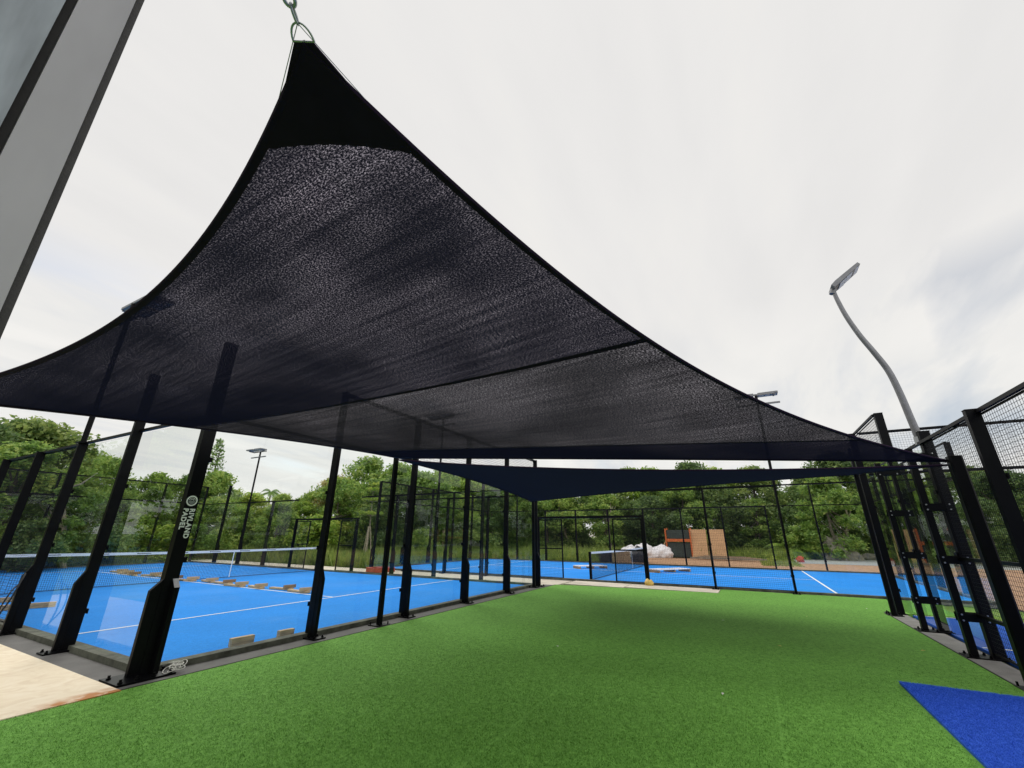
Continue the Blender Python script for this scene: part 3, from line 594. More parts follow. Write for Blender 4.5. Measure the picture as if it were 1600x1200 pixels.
# ------------------------------------------------------------------ sails
P1 = Vector((-2.314, -4.949, 3.10)); P2 = Vector((-2.33, -.36, 2.46)); P3 = Vector((3.15, -.36, 2.83)); P4 = Vector((4.25, -8.4, 2.35))
A = Vector((3.16, -.36, 2.80)); B = Vector((9.50, -.11, 2.47)); C_ = Vector((9.15, -8.4, 2.80)); D = Vector((4.25, -8.4, 2.31))
def edgef(P, Q, cen, s, dz=0., sk=0.):
    h = Vector((Q.x - P.x, Q.y - P.y, 0)); n = Vector((-h.y, h.x, 0)).normalized()
    if n.dot(cen - P) < 0: n = -n
    return lambda t: P.lerp(Q, t) + (n * s + Vector((0, 0, dz))) * (4 * t * (1 - t)) * (1 + sk * (1 - 2 * t))
def sail(name, label, pts, sg, m, nu, nv, seams, patch, group, sag=0.):
    a, b_, c_, d_ = pts           # a->d along u ; a->b along v
    cen = (a + b_ + c_ + d_) / 4
    eAD = edgef(a, d_, cen, *sg[0]); eAB = edgef(a, b_, cen, *sg[1]); eBC = edgef(b_, c_, cen, *sg[2]); eDC = edgef(d_, c_, cen, *sg[3])
    def S(u, v):
        # u: AB(0) -> DC(1), v: AD(0) -> BC(1)
        p = eAD(u) * (1 - v) + eBC(u) * v + eAB(v) * (1 - u) + eDC(v) * u
        p -= a * (1 - u) * (1 - v) + d_ * u * (1 - v) + b_ * (1 - u) * v + c_ * u * v
        return p + Vector((0, 0, -sag * 16 * u * (1 - u) * v * (1 - v)))
    root = thing(name, label, 'shade sail', (cen.x, cen.y, 0), 0, group)
    inv = Vector((cen.x, cen.y, 0))
    G = [[S(i / nu, j / nv) - inv for j in range(nv + 1)] for i in range(nu + 1)]
    Lu = (a - d_).length; Lv = (a - b_).length
    vs = [G[i][j] for i in range(nu + 1) for j in range(nv + 1)]
    fs = [(i * (nv + 1) + j, (i + 1) * (nv + 1) + j, (i + 1) * (nv + 1) + j + 1, i * (nv + 1) + j + 1) for i in range(nu) for j in range(nv)]
    bounds = [0] + [round(u * nu) for u in seams] + [nu]
    for pi in range(len(bounds) - 1):
      i0, i1 = bounds[pi], bounds[pi + 1]
      fsp = [f for f in fs if i0 <= f[0] // (nv + 1) < i1]; used = sorted({q for f in fsp for q in f}); idx = {q: k for k, q in enumerate(used)}
      me = bpy.data.meshes.new('cloth_panel'); me.from_pydata([tuple(vs[q]) for q in used], [], [tuple(idx[q] for q in f) for f in fsp]); me.materials.append(M[m if isinstance(m, str) else m[pi]])
      uv = me.uv_layers.new(name='UVMap')
      for l in me.loops:
          q = vs[used[l.vertex_index]]; uv.data[l.index].uv = (q.x + inv.x + pi * 3.7, q.y + inv.y)
      me.polygons.foreach_set('use_smooth', [True] * len(me.polygons)); me.update(); link('cloth_panel', me, root)
    # hem pockets
    for f in (lambda t: S(t, 0), lambda t: S(0, t), lambda t: S(t, 1), lambda t: S(1, t)):
        b = MB(); path = [f(i / 60) - inv for i in range(61)]
        k = len(b.v)
        for i, q in enumerate(path):
            d = (path[min(i + 1, 60)] - path[max(i - 1, 0)]).normalized()
            n = Vector((0, 0, 1)).cross(d).normalized()
            if n.dot(cen - inv - q) < 0: n = -n
            for o_, z in ((0, .011), (-.006, .0), (0, -.011), (.035, -.006), (.035, .006)): b.v.append(tuple(q + n * o_ + Vector((0, 0, z))))
        for i in range(60):
            for j in range(5): b.f.append((i * 5 + j, i * 5 + (j + 1) % 5, (i + 1) * 5 + (j + 1) % 5, (i + 1) * 5 + j))
        b.build('hem', 'hem', root)
    for u in seams:
        b = MB(); n_ = 60
        for i in range(n_ + 1):
            q = S(u - .01 / Lu, i / n_) - inv; q2 = S(u + .055 / Lu, i / n_) - inv
            b.v += [tuple(q - Vector((0, 0, .004))), tuple(q2 - Vector((0, 0, .004)))]
        for i in range(n_): b.f.append((2 * i, 2 * i + 1, 2 * i + 3, 2 * i + 2))
        b.build('seam', 'hem', root)
    for (cu_, cv_, r) in patch:
        c0 = S(cu_, cv_) - inv; b = MB(); n_ = 26; mm_ = 26
        # fan patch following the cloth
        def at(r_, w):
            # direction w in 0..1 between the two edges, distance r_ from the corner
            for k_ in range(1): pass
            du = r_ * w / Lu; dvv = r_ * (1 - w) / Lv
            sc = 1 - .35 * w * (1 - w)
            uu = abs(cu_ - du * sc); vv = abs(cv_ - dvv * sc); return S(uu, vv) - inv - Vector((0, 0, .006))
        for i in range(n_ + 1):
            for j in range(mm_ + 1): b.v.append(tuple(at(r * i / n_ * (1 + (.008 * math.sin(j * 2.4) if i == n_ else 0)), j / mm_)))
        for i in range(n_):
            for j in range(mm_): b.f.append((i * (mm_ + 1) + j, (i + 1) * (mm_ + 1) + j, (i + 1) * (mm_ + 1) + j + 1, i * (mm_ + 1) + j + 1))
        b.build('corner_patch', 'hem', root)
    return root, inv, S
s1, inv1, S1 = sail('shade_sail', 'large black shade sail stretched overhead across the picture', (P1, P2, P3, P4), [(.60, 0.), (.40, 0.), (.33, 0.), (.6, -.09)], ('cloth', 'cloth_grey', 'cloth'), 60, 50, (.333, .8), [(0, 0, .52), (1, 0, .4), (0, 1, .5), (1, 1, .5)], 'shade sails')
s2, inv2, S2 = sail('shade_sail', 'smaller navy shade sail farther back below the large black one', (A, B, C_, D), [(.3, -.08), (.25, 0), (.45, 0), (.2, 0)], 'cloth2', 40, 40, (), [(0, 0, .5), (1, 1, .5), (1, 0, .5), (0, 1, .5)], 'shade sails')
# corner hardware of the near corner: D-ring, wires, shackle, eye
b = MB(); c0 = P1 - inv1; dm = Vector((-.083, -.03, .05)).normalized()
sd_ = Vector((0.5, -.86, 0)).normalized()
ring = [c0 + sd_ * -.045 , c0 + sd_ * .045]
arc = [c0 + sd_ * (.037 * math.cos(t)) + dm * (.052 * math.sin(t)) for t in [math.pi * i / 14 for i in range(15)]]
b.tube(arc, .0038, 8); b.tube([c0 - sd_ * .039, c0 + sd_ * .039], .0038, 8); b.build('corner_ring', 'galv', s1)
b = MB(); e1, e2 = S1(.028, 0) - inv1, S1(0, .045) - inv1
b.v += [tuple(q_) for q_ in (c0 - sd_ * .034, c0 + sd_ * .034, e1, e2)]; b.v += [tuple(Vector(q_) - Vector((0, 0, .007))) for q_ in b.v[:4]]
b.f += [(0, 1, 2, 3), (7, 6, 5, 4), (0, 4, 5, 1), (1, 5, 6, 2), (2, 6, 7, 3), (3, 7, 4, 0)]; b.build('corner_plate', 'hem', s1)
top = c0 + dm * .050
for f, tt in ((lambda t: S1(t, 0), .038), (lambda t: S1(0, t), .060)):
    b = MB(); q = f(tt) - inv1; b.tube([top, (top + q) / 2, q], .0017, 6); b.build('edge_wire', 'galv', s1)
tn = thing('tensioning_chain', 'galvanised shackle and eye holding the top corner of the large sail', 'shackle', tuple(P1))
def ringpts(c, a, b_, ra, rb, n=20): return [c + a * (ra * math.cos(2 * math.pi * i / n)) + b_ * (rb * math.sin(2 * math.pi * i / n)) for i in range(n)]
sh = dm.cross(sd_).normalized()
b = MB(); b.tube(ringpts(dm * .074, dm, sh, .028, .011), .0045, 8, closed=True); b.build('link', 'galv', tn)
b = MB(); b.tube(ringpts(dm * .112, dm, sd_, .020, .018), .0065, 8, closed=True); b.build('eye', 'galv', tn)
head = Vector((-2.76, -5.12, 3.30)) - P1
b = MB(); b.tube([dm * .132, dm * .16, head], [.006, .010, .010], 10); b.build('turnbuckle', 'galv', tn)
# other sail corners: short link to post head
for nm, p, q in (('main', P4, Vector((4.12, -8.43, 2.42))), ('far', B, Vector((9.52, -.02, 2.50))), ('c', C_, Vector((9.2, -8.45, 2.8)))):
    pass
# posts of the sails
def sail_post(x, y, h, label, r=.045, w=.09):
    root = thing('sail_post', label, 'post', (x, y, 0), 0, 'posts that carry the shade sails')
    b = MB(); k = .02
    prof = [(-w / 2 + k, -w / 2), (w / 2 - k, -w / 2), (w / 2, -w / 2 + k), (w / 2, w / 2 - k), (w / 2 - k, w / 2), (-w / 2 + k, w / 2), (-w / 2, w / 2 - k), (-w / 2, -w / 2 + k)]
    b.add([(a, c, 0) for a, c in prof] + [(a, c, h) for a, c in prof], [tuple(reversed(range(8))), tuple(range(8, 16))] + [(i, (i + 1) % 8, 8 + (i + 1) % 8, 8 + i) for i in range(8)])
    b.build('shaft', 'black', root)
    b = MB(); b.box(-.13, .13, -.13, .13, .001, .016)
    for sx in (-.1, .1):
        for sy in (-.1, .1): b.tube([(sx, sy, .016), (sx, sy, .055)], .011, 6)
    b.build('base_plate', 'black', root)
    b = MB(); b.tube([Vector((0, 0, h - .06)) + Vector((.03 * math.cos(t), 0, .03 * math.sin(t))) for t in [2 * math.pi * i / 14 for i in range(14)]], .007, 6, closed=True); b.build('eye_bolt', 'galv', root)
    return root
sail_post(3.20, -.27, 2.86, 'slim black sail post between the second and third posts of the glass wall')
sail_post(9.56, -.16, 2.50, 'slim black sail post at the far right end of the glass wall')
sail_post(9.12, -8.38, 2.86, 'slim black sail post at the corner of the right court')
sail_post(4.16, -8.40, 2.40, 'thick black sail post holding the right tip of the sails', w=.13)
sail_post(-2.42, -.28, 2.55, 'black sail post holding the left corner of the large sail')
# near mast at the top left
mast = thing('steel_mast', 'large light grey steel mast close by at the top left edge', 'post', (-2.762, -5.115, 0), R(-2))
mast.rotation_euler = (R(0), R(-1.65), R(-2))
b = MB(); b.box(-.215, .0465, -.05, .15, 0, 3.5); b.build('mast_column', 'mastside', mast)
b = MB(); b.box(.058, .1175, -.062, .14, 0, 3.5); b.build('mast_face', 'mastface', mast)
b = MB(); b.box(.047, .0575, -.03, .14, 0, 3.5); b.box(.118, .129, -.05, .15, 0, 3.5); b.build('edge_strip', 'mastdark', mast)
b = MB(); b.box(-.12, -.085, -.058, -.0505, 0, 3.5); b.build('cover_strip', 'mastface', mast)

# ------------------------------------------------------------------ timber offcuts
def block(loc, rz, L, label, group, n=0):
    root = thing('timber_offcut', label, 'timber', loc, rz, group)
    b = MB(); b.box(-L / 2, L / 2, -.06, .06, 0, .045); b.build('flat_board', 'timber', root)
    b = MB(); b.box(-.17, .17, -.02, .02, .046, .13); o = b.build('upright_board', 'timberdark' if n % 3 == 1 else 'timber', root); o.location = (-L / 2 + .1, 0, 0); o.rotation_euler = (0, 0, R(70 + 10 * (n % 3)))
    return root
words = ['nearest', 'second', 'third', 'fourth', 'fifth', 'sixth', 'seventh', 'eighth', 'ninth', 'tenth', 'eleventh', 'twelfth', 'farthest']
for i in range(13):
    y = 4.55 + i * .90
    block((5.15 + .12 * math.sin(i * 1.7), y, .018), R(90 + 9 * math.sin(i * 2.3)), .78, words[i] + (' timber offcut in the row down the middle of the left court' if i in (0, 12) else ' timber offcut from the near end of the row on the left court'), 'timber offcuts in a row on the left court', i)
def beam(a, b_, w, h, name, label, cat, m='timber', grp=None):
    q = MB(); a, b_ = Vector(a), Vector(b_); c = (a + b_) / 2; q.bar(a - c, b_ - c, w, h); o = q.build(name, m); o.location = c; return tag(o, label, cat, grp)
beam((1.15, 6.7, .06), (-.0 + .12, 7.0, .06), .09, .09, 'timber_beam', 'long timber beam lying at the left edge of the left court', 'timber')
beam((.95, 8.3, .06), (.15, 8.45, .06), .09, .09, 'timber_beam', 'timber beam lying behind the longer one at the left edge', 'timber')
beam((1.35, .28, .07), (1.05, .30, .07), .07, .10, 'timber_block', 'short timber block inside the glass near the corner post', 'timber', grp='timber blocks inside the glass wall')
beam((1.95, .26, .06), (1.72, .27, .06), .07, .09, 'timber_block', 'short timber block inside the glass beside the second post', 'timber', grp='timber blocks inside the glass wall')
# pallets of timber on the far court
def pallet(loc, rz, L, W_, label):
    root = thing('timber_pallet', label, 'pallet', loc, rz, 'low pallets on the far court')
    b = MB()
    for i in range(4): b.box(-L / 2, L / 2, -W_ / 2 + i * W_ / 3.4, -W_ / 2 + i * W_ / 3.4 + .09, .10, .125)
    b.build('deck', 'bag', root)
    for i in range(3):
        b = MB(); b.box(-L / 2 + i * (L - .1) / 2, -L / 2 + i * (L - .1) / 2 + .1, -W_ / 2, W_ / 2, 0, .098); b.build('bearer', 'timberdark', root)
pallet((17.9, .85, .018), R(-43), 1.5, .6, 'low white topped pallet on the far court left of the net post')
pallet((17.9, -2.75, .018), R(-35), 1.9, .6, 'low white topped pallet on the far court right of the gate')

# small things
b = MB(); rng = random.Random(3)
for k in range(9):
    c0_ = Vector((rng.uniform(-.05, .05), rng.uniform(-.04, .04), .03 + .008 * k)); ax = Vector((rng.uniform(-.3, .3), rng.uniform(-.3, .3), 1)).normalized()
    a_ = ax.orthogonal().normalized(); b2 = ax.cross(a_)
    b.tube(ringpts(c0_, a_, b2, rng.uniform(.045, .085), rng.uniform(.03, .06), 18), .004, 6, closed=True)
o = b.build('plastic_strap_coil', 'plastic'); o.location = (.17, -.24, .004); tag(o, 'tangled white plastic strap beside the base of the corner post', 'strap')
b = MB(); b.tube(crom([(-.27, 4.0, .03), (-.30, 3.95, .25), (-.26, 3.85, .5), (-.2, 3.9, .78), (-.12, 4.1, .86), (.0, 4.3, .8)], 8), .012, 8); b.tube(crom([(-.24, 3.97, .03), (-.34, 3.85, .3), (-.30, 3.8, .6), (-.2, 3.95, .7)], 8), .01, 8)
tag(b.build('power_cable', 'cable'), 'black cable looping out of the leftmost court post', 'cable')
# yellow bag at far gate
def lump(name, loc, sx, sy, sz, m, label, cat, seed=0, sub=4, amp=.22, group=None, freq=2.):
    import bmesh
    bm = bmesh.new(); bmesh.ops.create_icosphere(bm, subdivisions=sub, radius=1)
    for v in bm.verts:
        n = mnoise.fractal(v.co * freq + Vector((seed, seed * 2, 0)), 1, 2, 4); v.co *= 1 + amp * n
        v.co = Vector((v.co.x * sx, v.co.y * sy, max(v.co.z, -.35) * sz + .35 * sz))
    me = bpy.data.meshes.new(name); bm.to_mesh(me); bm.free(); me.materials.append(M[m])
    me.polygons.foreach_set('use_smooth', [name in ('builder_bag', 'black_sack', 'yellow_bag')] * len(me.polygons))
    o = link(name, me, None, loc); return tag(o, label, cat, group)
lump('yellow_bag', (11.9, -3.05, .012), .11, .13, .13, 'yellow', 'small yellow plastic bag at the foot of the far gate post', 'bag', 5, 3, .5)
for i, (x, y, s_, l_) in enumerate(((31.4, 2.15, .78, 'left white builder bag of the three in front of the trees'), (31.8, 1.15, .92, 'middle white builder bag, the fullest one behind the far net'), (32.5, .05, .85, 'right white builder bag beside the orange beam rack'))):
    lump('builder_bag', (x, y, -.03), s_ * .85, s_ * 1.0, [.62, .72, .64][i], 'bag', l_, 'bag', i * 7, 4, .22, 'white builder bags')
b = MB(); b.box(-.55, .55, -.4, .4, 0, .62)
for z in (.15, .45): b.box(-.56, .56, -.41, .41, z, z + .05)
o = b.build('brown_crate', 'crate'); o.location = (24.6, 1.15, -.03); o.rotation_euler = (0, 0, R(40)); tag(o, 'light brown box behind the far court net, left of the black sack', 'box')
b = MB(); b.box(-.75, .75, -.4, .4, 0, .5)
o = b.build('black_crate', 'blackbag'); o.location = (25.3, 2.35, -.03); o.rotation_euler = (0, 0, R(30)); tag(o, 'low black box beside the light brown box behind the far net', 'box')
lump('black_sack', (25.2, .1, -.03), .48, .5, .62, 'blackbag', 'bulging black sack behind the far court net', 'sack', 3, 3, .3)
# racking with orange beam
root = thing('storage_rack', 'dark storage rack with an orange crossbeam behind the far court', 'rack', (33.2, -1.25, 0), R(-90))
for x in (-.88, .88):
    b = MB()
    for y in (-.5, .5): b.bar((x, y, 0), (x, y, 2.05), .09, .09)
    for i in range(4): b.bar((x, -.5, .3 + i * .5), (x, .5, .6 + i * .5), .04)
    b.build('upright', 'orange', root)
for y in (-.5, .5): b = MB(); b.bar((-0.83, y, 1.2), (0.83, y, 1.2), .06, .2); b.build('crossbeam', 'orange', root)
b = MB(); b.box(-.8, .8, -.42, .42, 1.31, 1.95); b.build('upper_load', 'machine', root)
b = MB(); b.box(-.8, .8, -.4, .4, .02, 1.05); b.build('lower_load', 'machine', root)
beam((32.6, .35, 0), (32.7, -.3, 1.1), .12, .05, 'leaning_plank', 'short plank leaning on the left end of the storage rack', 'plank')
# leaning sheets
def leaning(loc, rz, w, h, t, tilt, label):
    root = thing('plywood_sheet', label, 'board', loc, rz, 'large brown boards leaning behind the far court')
    b = MB(); b.box(-w / 2, w / 2, 0, t, 0, h); o = b.build('sheet', 'ply', root); o.rotation_euler = (R(-tilt), 0, 0)
    for x in (-w / 2 + .1, w / 2 - .1): b = MB(); b.bar((x, .95, 0), (x, .45, h * .8), .07); b.build('prop', 'timberdark', root)
leaning((32.6, -2.68, 0), R(-90), 1.08, 2.05, .06, 14, 'wide brown board leaning beside the storage rack')
leaning((32.6, -3.85, 0), R(-90), 1.12, 2.05, .06, 14, 'narrow brown board leaning right of the wide one')
for i in range(5):
    beam((30.6 + .25 * i, -2.2 - .2 * i, .1 + .02 * i), (30.3 + .25 * i, -6.8 + .3 * i, .1 + .02 * i), .16, .1, 'timber_plank', ['nearest', 'second', 'third', 'fourth', 'farthest'][i] + ' grey plank on the ground before the leaning boards', 'plank', 'timberdark' if i % 2 else 'rock', 'planks on the mulch')
lump('boulder', (36.5, -11.6, -.05), .75, 1.05, 1.25, 'rock', 'large grey boulder on the gravel right of the palms', 'boulder', 9, 4, .35)
for i, (x, y, s_) in enumerate(((38.5, -8.4, .4), (39, -10.2, .5), (38.6, -13.6, .45), (40, -15.5, .6), (38, -7.2, .35))):
    lump('rock', (x, y, -.04), s_, s_ * 1.2, s_ * .8, 'rock', ['small pale rock beside the palm plants', 'low rock left of the large boulder', 'low rock right of the large boulder', 'rough rock at the far right edge of the gravel', 'small rock where the grass meets the gravel'][i], 'rock', i + 2, 3, .35)
lump('red_bundle', (31.4, -8.7, -.03), .16, .2, .28, 'red', 'small red bundle on the ground by the palm plants', 'bundle', 4, 3, .5)
# red crate by path
root = thing('red_drain_frame', 'low red frame lying on the pale path beside the left court', 'frame', (11.15, 7.65, 0), R(-20))
b = MB()
for y in (-.35, .35): b.box(-.45, .45, y - .05, y + .05, 0, .17)
for x in (-.4, 0, .4): b.box(x - .05, x + .05, -.299, .299, 0, .16)
b.build('bars', 'red', root)
# stake
beam((24.2, 14.4, -.05), (24.2, 14.4, 1.95), .14, .14, 'wooden_stake', 'pale wooden stake standing in the grass beyond the far court', 'stake', 'stake')
# small litter on turf
lt = [(2.4, -5.6), (4.9, -6.2), (6.6, -5.4), (7.9, -6.8), (3.3, -3.5), (5.6, -7.9), (9.7, -8.05), (8.9, -4.0)]
for i, (x, y) in enumerate(lt):
    b = MB(); b.add([(-.03, 0, .014), (0, -.013, .02), (.035, .0, .016), (0, .014, .021)], [(0, 1, 2, 3)]); o = b.build('fallen_leaf', 'yellow' if i % 2 else 'plastic'); o.location = (x, y, .013); o.rotation_euler = (0, 0, i)
    tag(o, 'tiny dry leaf on the turf, ' + ['near the middle of the foreground', 'midway to the right glass wall', 'in the middle distance', 'right of centre towards the far court', 'towards the left glass wall', 'beside the right gutter above the blue mat', 'at the corner post of the right court', 'left of centre towards the pale slabs'][i], 'leaf', 'dry leaves on the turf')

# ================================================================== vegetation
def leaves(rng, pts, nrm, smin, smax, droop=.0):
    """rhombus leaf clumps at pts (n,3)"""
    n = len(pts); d = rng.normal(size=(n, 3)); d += nrm * .9; d /= np.linalg.norm(d, axis=1)[:, None]
    r = rng.normal(size=(n, 3)); a = np.cross(d, r); a /= np.linalg.norm(a, axis=1)[:, None]; b_ = np.cross(d, a)
    s = rng.uniform(smin, smax, n)[:, None]
    v = np.stack([pts - a * s, pts - b_ * s * .5 + d * s * .12, pts + a * s, pts + b_ * s * .5 + d * s * .12], 1).reshape(-1, 3)
    f = np.arange(n * 4).reshape(-1, 4); return v, f
def np_mesh(name, v, f, m):
    me = bpy.data.meshes.new(name); me.vertices.add(len(v)); me.vertices.foreach_set('co', v.astype(np.float32).ravel())
    me.loops.add(f.size); me.loops.foreach_set('vertex_index', f.astype(np.int32).ravel())
    me.polygons.add(len(f)); me.polygons.foreach_set('loop_start', np.arange(0, f.size, f.shape[1], dtype=np.int32))
    try: me.polygons.foreach_set('loop_total', np.full(len(f), f.shape[1], dtype=np.int32))
    except Exception: pass
    me.materials.append(M[m]); me.update(calc_edges=True); me.validate(); return me
def crown(seed, H, Wd, z0, nl, nleaf, smin, smax, rlo=.16, rhi=.3, top=1.):
    """irregular crown of many small lobes: H total height, Wd width"""
    rng = np.random.default_rng(seed); V = []; 
    cs = []
    for k in range(nl):
        t = rng.uniform(0, 1); a = rng.uniform(0, 2 * np.pi)
        z = z0 + (H - z0) * (t ** .85)
        rad = Wd / 2 * np.sqrt(max(.05, 1 - (2 * t - .85) ** 2 * top)) * rng.uniform(.25, .95)
        r = rng.uniform(rlo, rhi) * Wd * .5 * 1.15
        cs.append((rad * np.cos(a), rad * np.sin(a), min(z, H - r * .5), r))
    P_ = []; Nn = []
    w = np.array([c[3] ** 2 for c in cs]); w /= w.sum()
    for (x, y, z, r), q in zip(cs, w):
        k = int(nleaf * q) + 1; d = rng.normal(size=(k, 3)); d /= np.linalg.norm(d, axis=1)[:, None]
        rr = r * rng.uniform(.45, 1.12, k)[:, None] * (1 + .25 * np.sin(d[:, :1] * 7 + z) * np.cos(d[:, 1:2] * 6))
        P_.append(np.array([x, y, z]) + d * rr * np.array([1, 1, .8])); Nn.append(d)
    P_ = np.concatenate(P_); Nn = np.concatenate(Nn); keep = P_[:, 2] > .05
    return leaves(rng, P_[keep], Nn[keep], smin, smax), cs
def trunk_mesh(seed, H, r, cs, nb=8, m='bark', base=.0):
    rg = random.Random(seed); b = MB(); pts = [(0, 0, -.1)]; x = y = 0
    for i in range(1, 7):
        x += rg.uniform(-.12, .12); y += rg.uniform(-.12, .12); pts.append((x, y, H * .75 * i / 6))
    b.tube(pts, [r * (1 - .13 * i) for i in range(7)], 7)
    for c in sorted(cs, key=lambda c: -c[3])[:nb]:
        i = rg.randint(2, 5); p0 = Vector(pts[i]); p1 = Vector(c[:3]); mid = (p0 + p1) / 2 + Vector((rg.uniform(-.2, .2), rg.uniform(-.2, .2), -.1))
        b.tube([p0, mid, p1], [r * .4, r * .28, r * .1], 5)
    return b.mesh('trunk', m)
VAR = {}
def variant(key, seed, H, Wd, z0, nl, nleaf, smin, smax, m, **k):
    (v, f), cs = crown(seed, H, Wd, z0, nl, nleaf, smin, smax, **k)
    VAR[key] = (np_mesh('crown', v, f, m), trunk_mesh(seed, H, .16, cs, m='bark'), H)
variant('a_bright', 1, 7.5, 5.6, .8, 46, 15000, .07, .17, 'leaf_bright')
variant('a_mid', 2, 7.5, 5.4, .8, 46, 15000, .07, .17, 'leaf_mid')
variant('b_mid', 3, 7.5, 4.6, .6, 40, 13000, .07, .16, 'leaf_mid', top=.9)
variant('a_dark', 4, 7.5, 6.0, .8, 50, 16000, .07, .17, 'leaf_dark')
variant('a_olive', 5, 7.5, 5.0, 1.2, 36, 10000, .06, .15, 'leaf_olive')
variant('s_bright', 6, 2.6, 3.2, .1, 26, 6500, .05, .14, 'leaf_bright', rlo=.2, rhi=.4)
variant('s_mid', 7, 2.6, 3.2, .1, 26, 6500, .05, .14, 'leaf_mid', rlo=.2, rhi=.4)
variant('s_dark', 8, 2.8, 3.4, .1, 26, 6500, .05, .14, 'leaf_dark', rlo=.2, rhi=.4)
def plant(kind, az, dist, H, name, label, cat, group, wscale=1., rz=0.):
    me, tr, h0 = VAR[kind]; s = H / h0
    x = CAMP.x + math.sin(R(az)) * dist; y = CAMP.y + math.cos(R(az)) * dist
    root = thing(name, label, cat, (x, y, -.05), rz, group); root.scale = (s * wscale, s * wscale, s)
    link('crown', me, root)
    if cat == 'tree': link('trunk', tr, root)
    return root
# skyline elevation above the eye by azimuth (degrees)
SKY = [(-6, 9), (5, 9.5), (9.7, 9.5), (12.5, 9.7), (15.4, 7.9), (19, 6.3), (25.7, 6.6), (29, 4.9), (34, 4.4), (37, 5.6), (41, 9.3), (52, 8.6), (60, 8.0), (70, 7.6), (80, 8.2), (89, 8.6), (92, 7.4), (95, 6.2), (100, 9.6), (105, 6.6), (112, 5.2), (120, 5.5), (130, 5.6)]
def elev(a):
    for (a0, e0), (a1, e1) in zip(SKY, SKY[1:]):
        if a0 <= a <= a1: return e0 + (e1 - e0) * (a - a0) / (a1 - a0)
    return 8
SECT = [(-110, 'behind the camera'), (-70, 'beside the cream boards'), (-13, 'left of the frame'), (12, 'at the far left'), (24, 'left of the corner post'), (38, 'right of the corner post'), (50, 'behind the left court gate'), (62, 'left of the far court'), (76, 'behind the far gate'), (90, 'behind the leaning boards'), (103, 'beyond the boulder'), (140, 'beyond the right court'), (175, 'right of the frame'), (230, 'at the rear')]
def sect(a):
    for lim, s_ in SECT:
        if a < lim: return s_
ORD = ['leftmost', 'second from left', 'third from left', 'fourth from left', 'fifth from left', 'sixth from left', 'seventh from left', 'eighth from left', 'ninth from left', 'tenth from left']
rg = random.Random(11)
def row(name, cat, kinds, az0, az1, dfun, hfun, step, words_, grp, wl=(.9, 1.15)):
    items = []; a = az0
    while a < az1:
        items.append((a + rg.uniform(-.8, .8), rg.choice(kinds(a)))); a += step * rg.uniform(.85, 1.15)
    items.sort(); cnt = {}
    for az, k in items:
        s_ = sect(az); c = {'bright': 'bright green', 'mid': 'mid green', 'dark': 'dark green', 'olive': 'olive green'}[k.split('_')[1]]
        i = cnt.get((s_, c), 0); cnt[(s_, c)] = i + 1
        d = dfun(az) * rg.uniform(.95, 1.08); H = hfun(az, d)
        lab = f'{c} {words_} {s_}' + (f', {ORD[i]}' if i else '')
        plant(k, az, d, H, name, lab, cat, grp, rg.uniform(*wl), rg.uniform(0, 6.28))
def kinds_back(a):
    if a < 14: return ['a_dark', 'a_dark']
    if a < 36: return ['a_mid', 'a_bright', 'b_mid']
    if a < 66: return ['a_mid', 'a_bright', 'a_mid', 'b_mid', 'a_olive']
    if a < 82: return ['a_olive', 'a_mid', 'a_bright', 'a_dark']
    if a < 100: return ['a_dark', 'a_mid', 'a_dark', 'b_mid']
    return ['a_mid', 'a_dark', 'a_bright']
def dback(a): return 33 if a < 20 else (37 if a < 52 else (42 if a < 70 else 45))
row('broadleaf_tree', 'tree', kinds_back, -6, 134, dback, lambda a, d: 1.5 + d * math.tan(R(elev(a))) * rg.uniform(.86, 1.04), 3.1, 'tall tree', 'tall trees of the back row', (.95, 1.25))
def kinds_mid(a):
    if a < 30: return ['a_dark', 'a_mid', 'b_mid']
    if a < 60: return ['a_mid', 'b_mid', 'a_bright', 'a_dark']
    return ['a_dark', 'b_mid', 'a_dark', 'a_mid']
row('bushy_tree', 'tree', kinds_mid, -6, 134, lambda a: dback(a) - 4, lambda a, d: 1.5 + d * math.tan(R(elev(a))) * rg.uniform(.5, .78), 3.6, 'shorter tree', 'shorter trees of the front row', (1.0, 1.35))
def kinds_sh(a): return ['s_mid', 's_dark', 's_bright'] if a < 60 else ['s_dark', 's_mid']
row('leafy_shrub', 'shrub', kinds_sh, -4, 132, lambda a: dback(a) - (6 if a < 62 else 3.5), lambda a, d: rg.uniform(1.5, 2.6), 3.0, 'low shrub', 'shrubs at the foot of the trees', (1.0, 1.4))

row('broadleaf_tree', 'tree', lambda a: ['a_mid', 'a_dark'], -150, -10, lambda a: 24, lambda a, d: rg.uniform(8, 10), 6.5, 'tall tree left of the view', 'trees left of the view', (1.1, 1.4))
row('broadleaf_tree', 'tree', lambda a: ['a_mid', 'a_dark'], 139, 214, lambda a: 34, lambda a, d: rg.uniform(3.6, 5.2), 8, 'tall tree behind the view', 'trees behind the view', (1.1, 1.4))
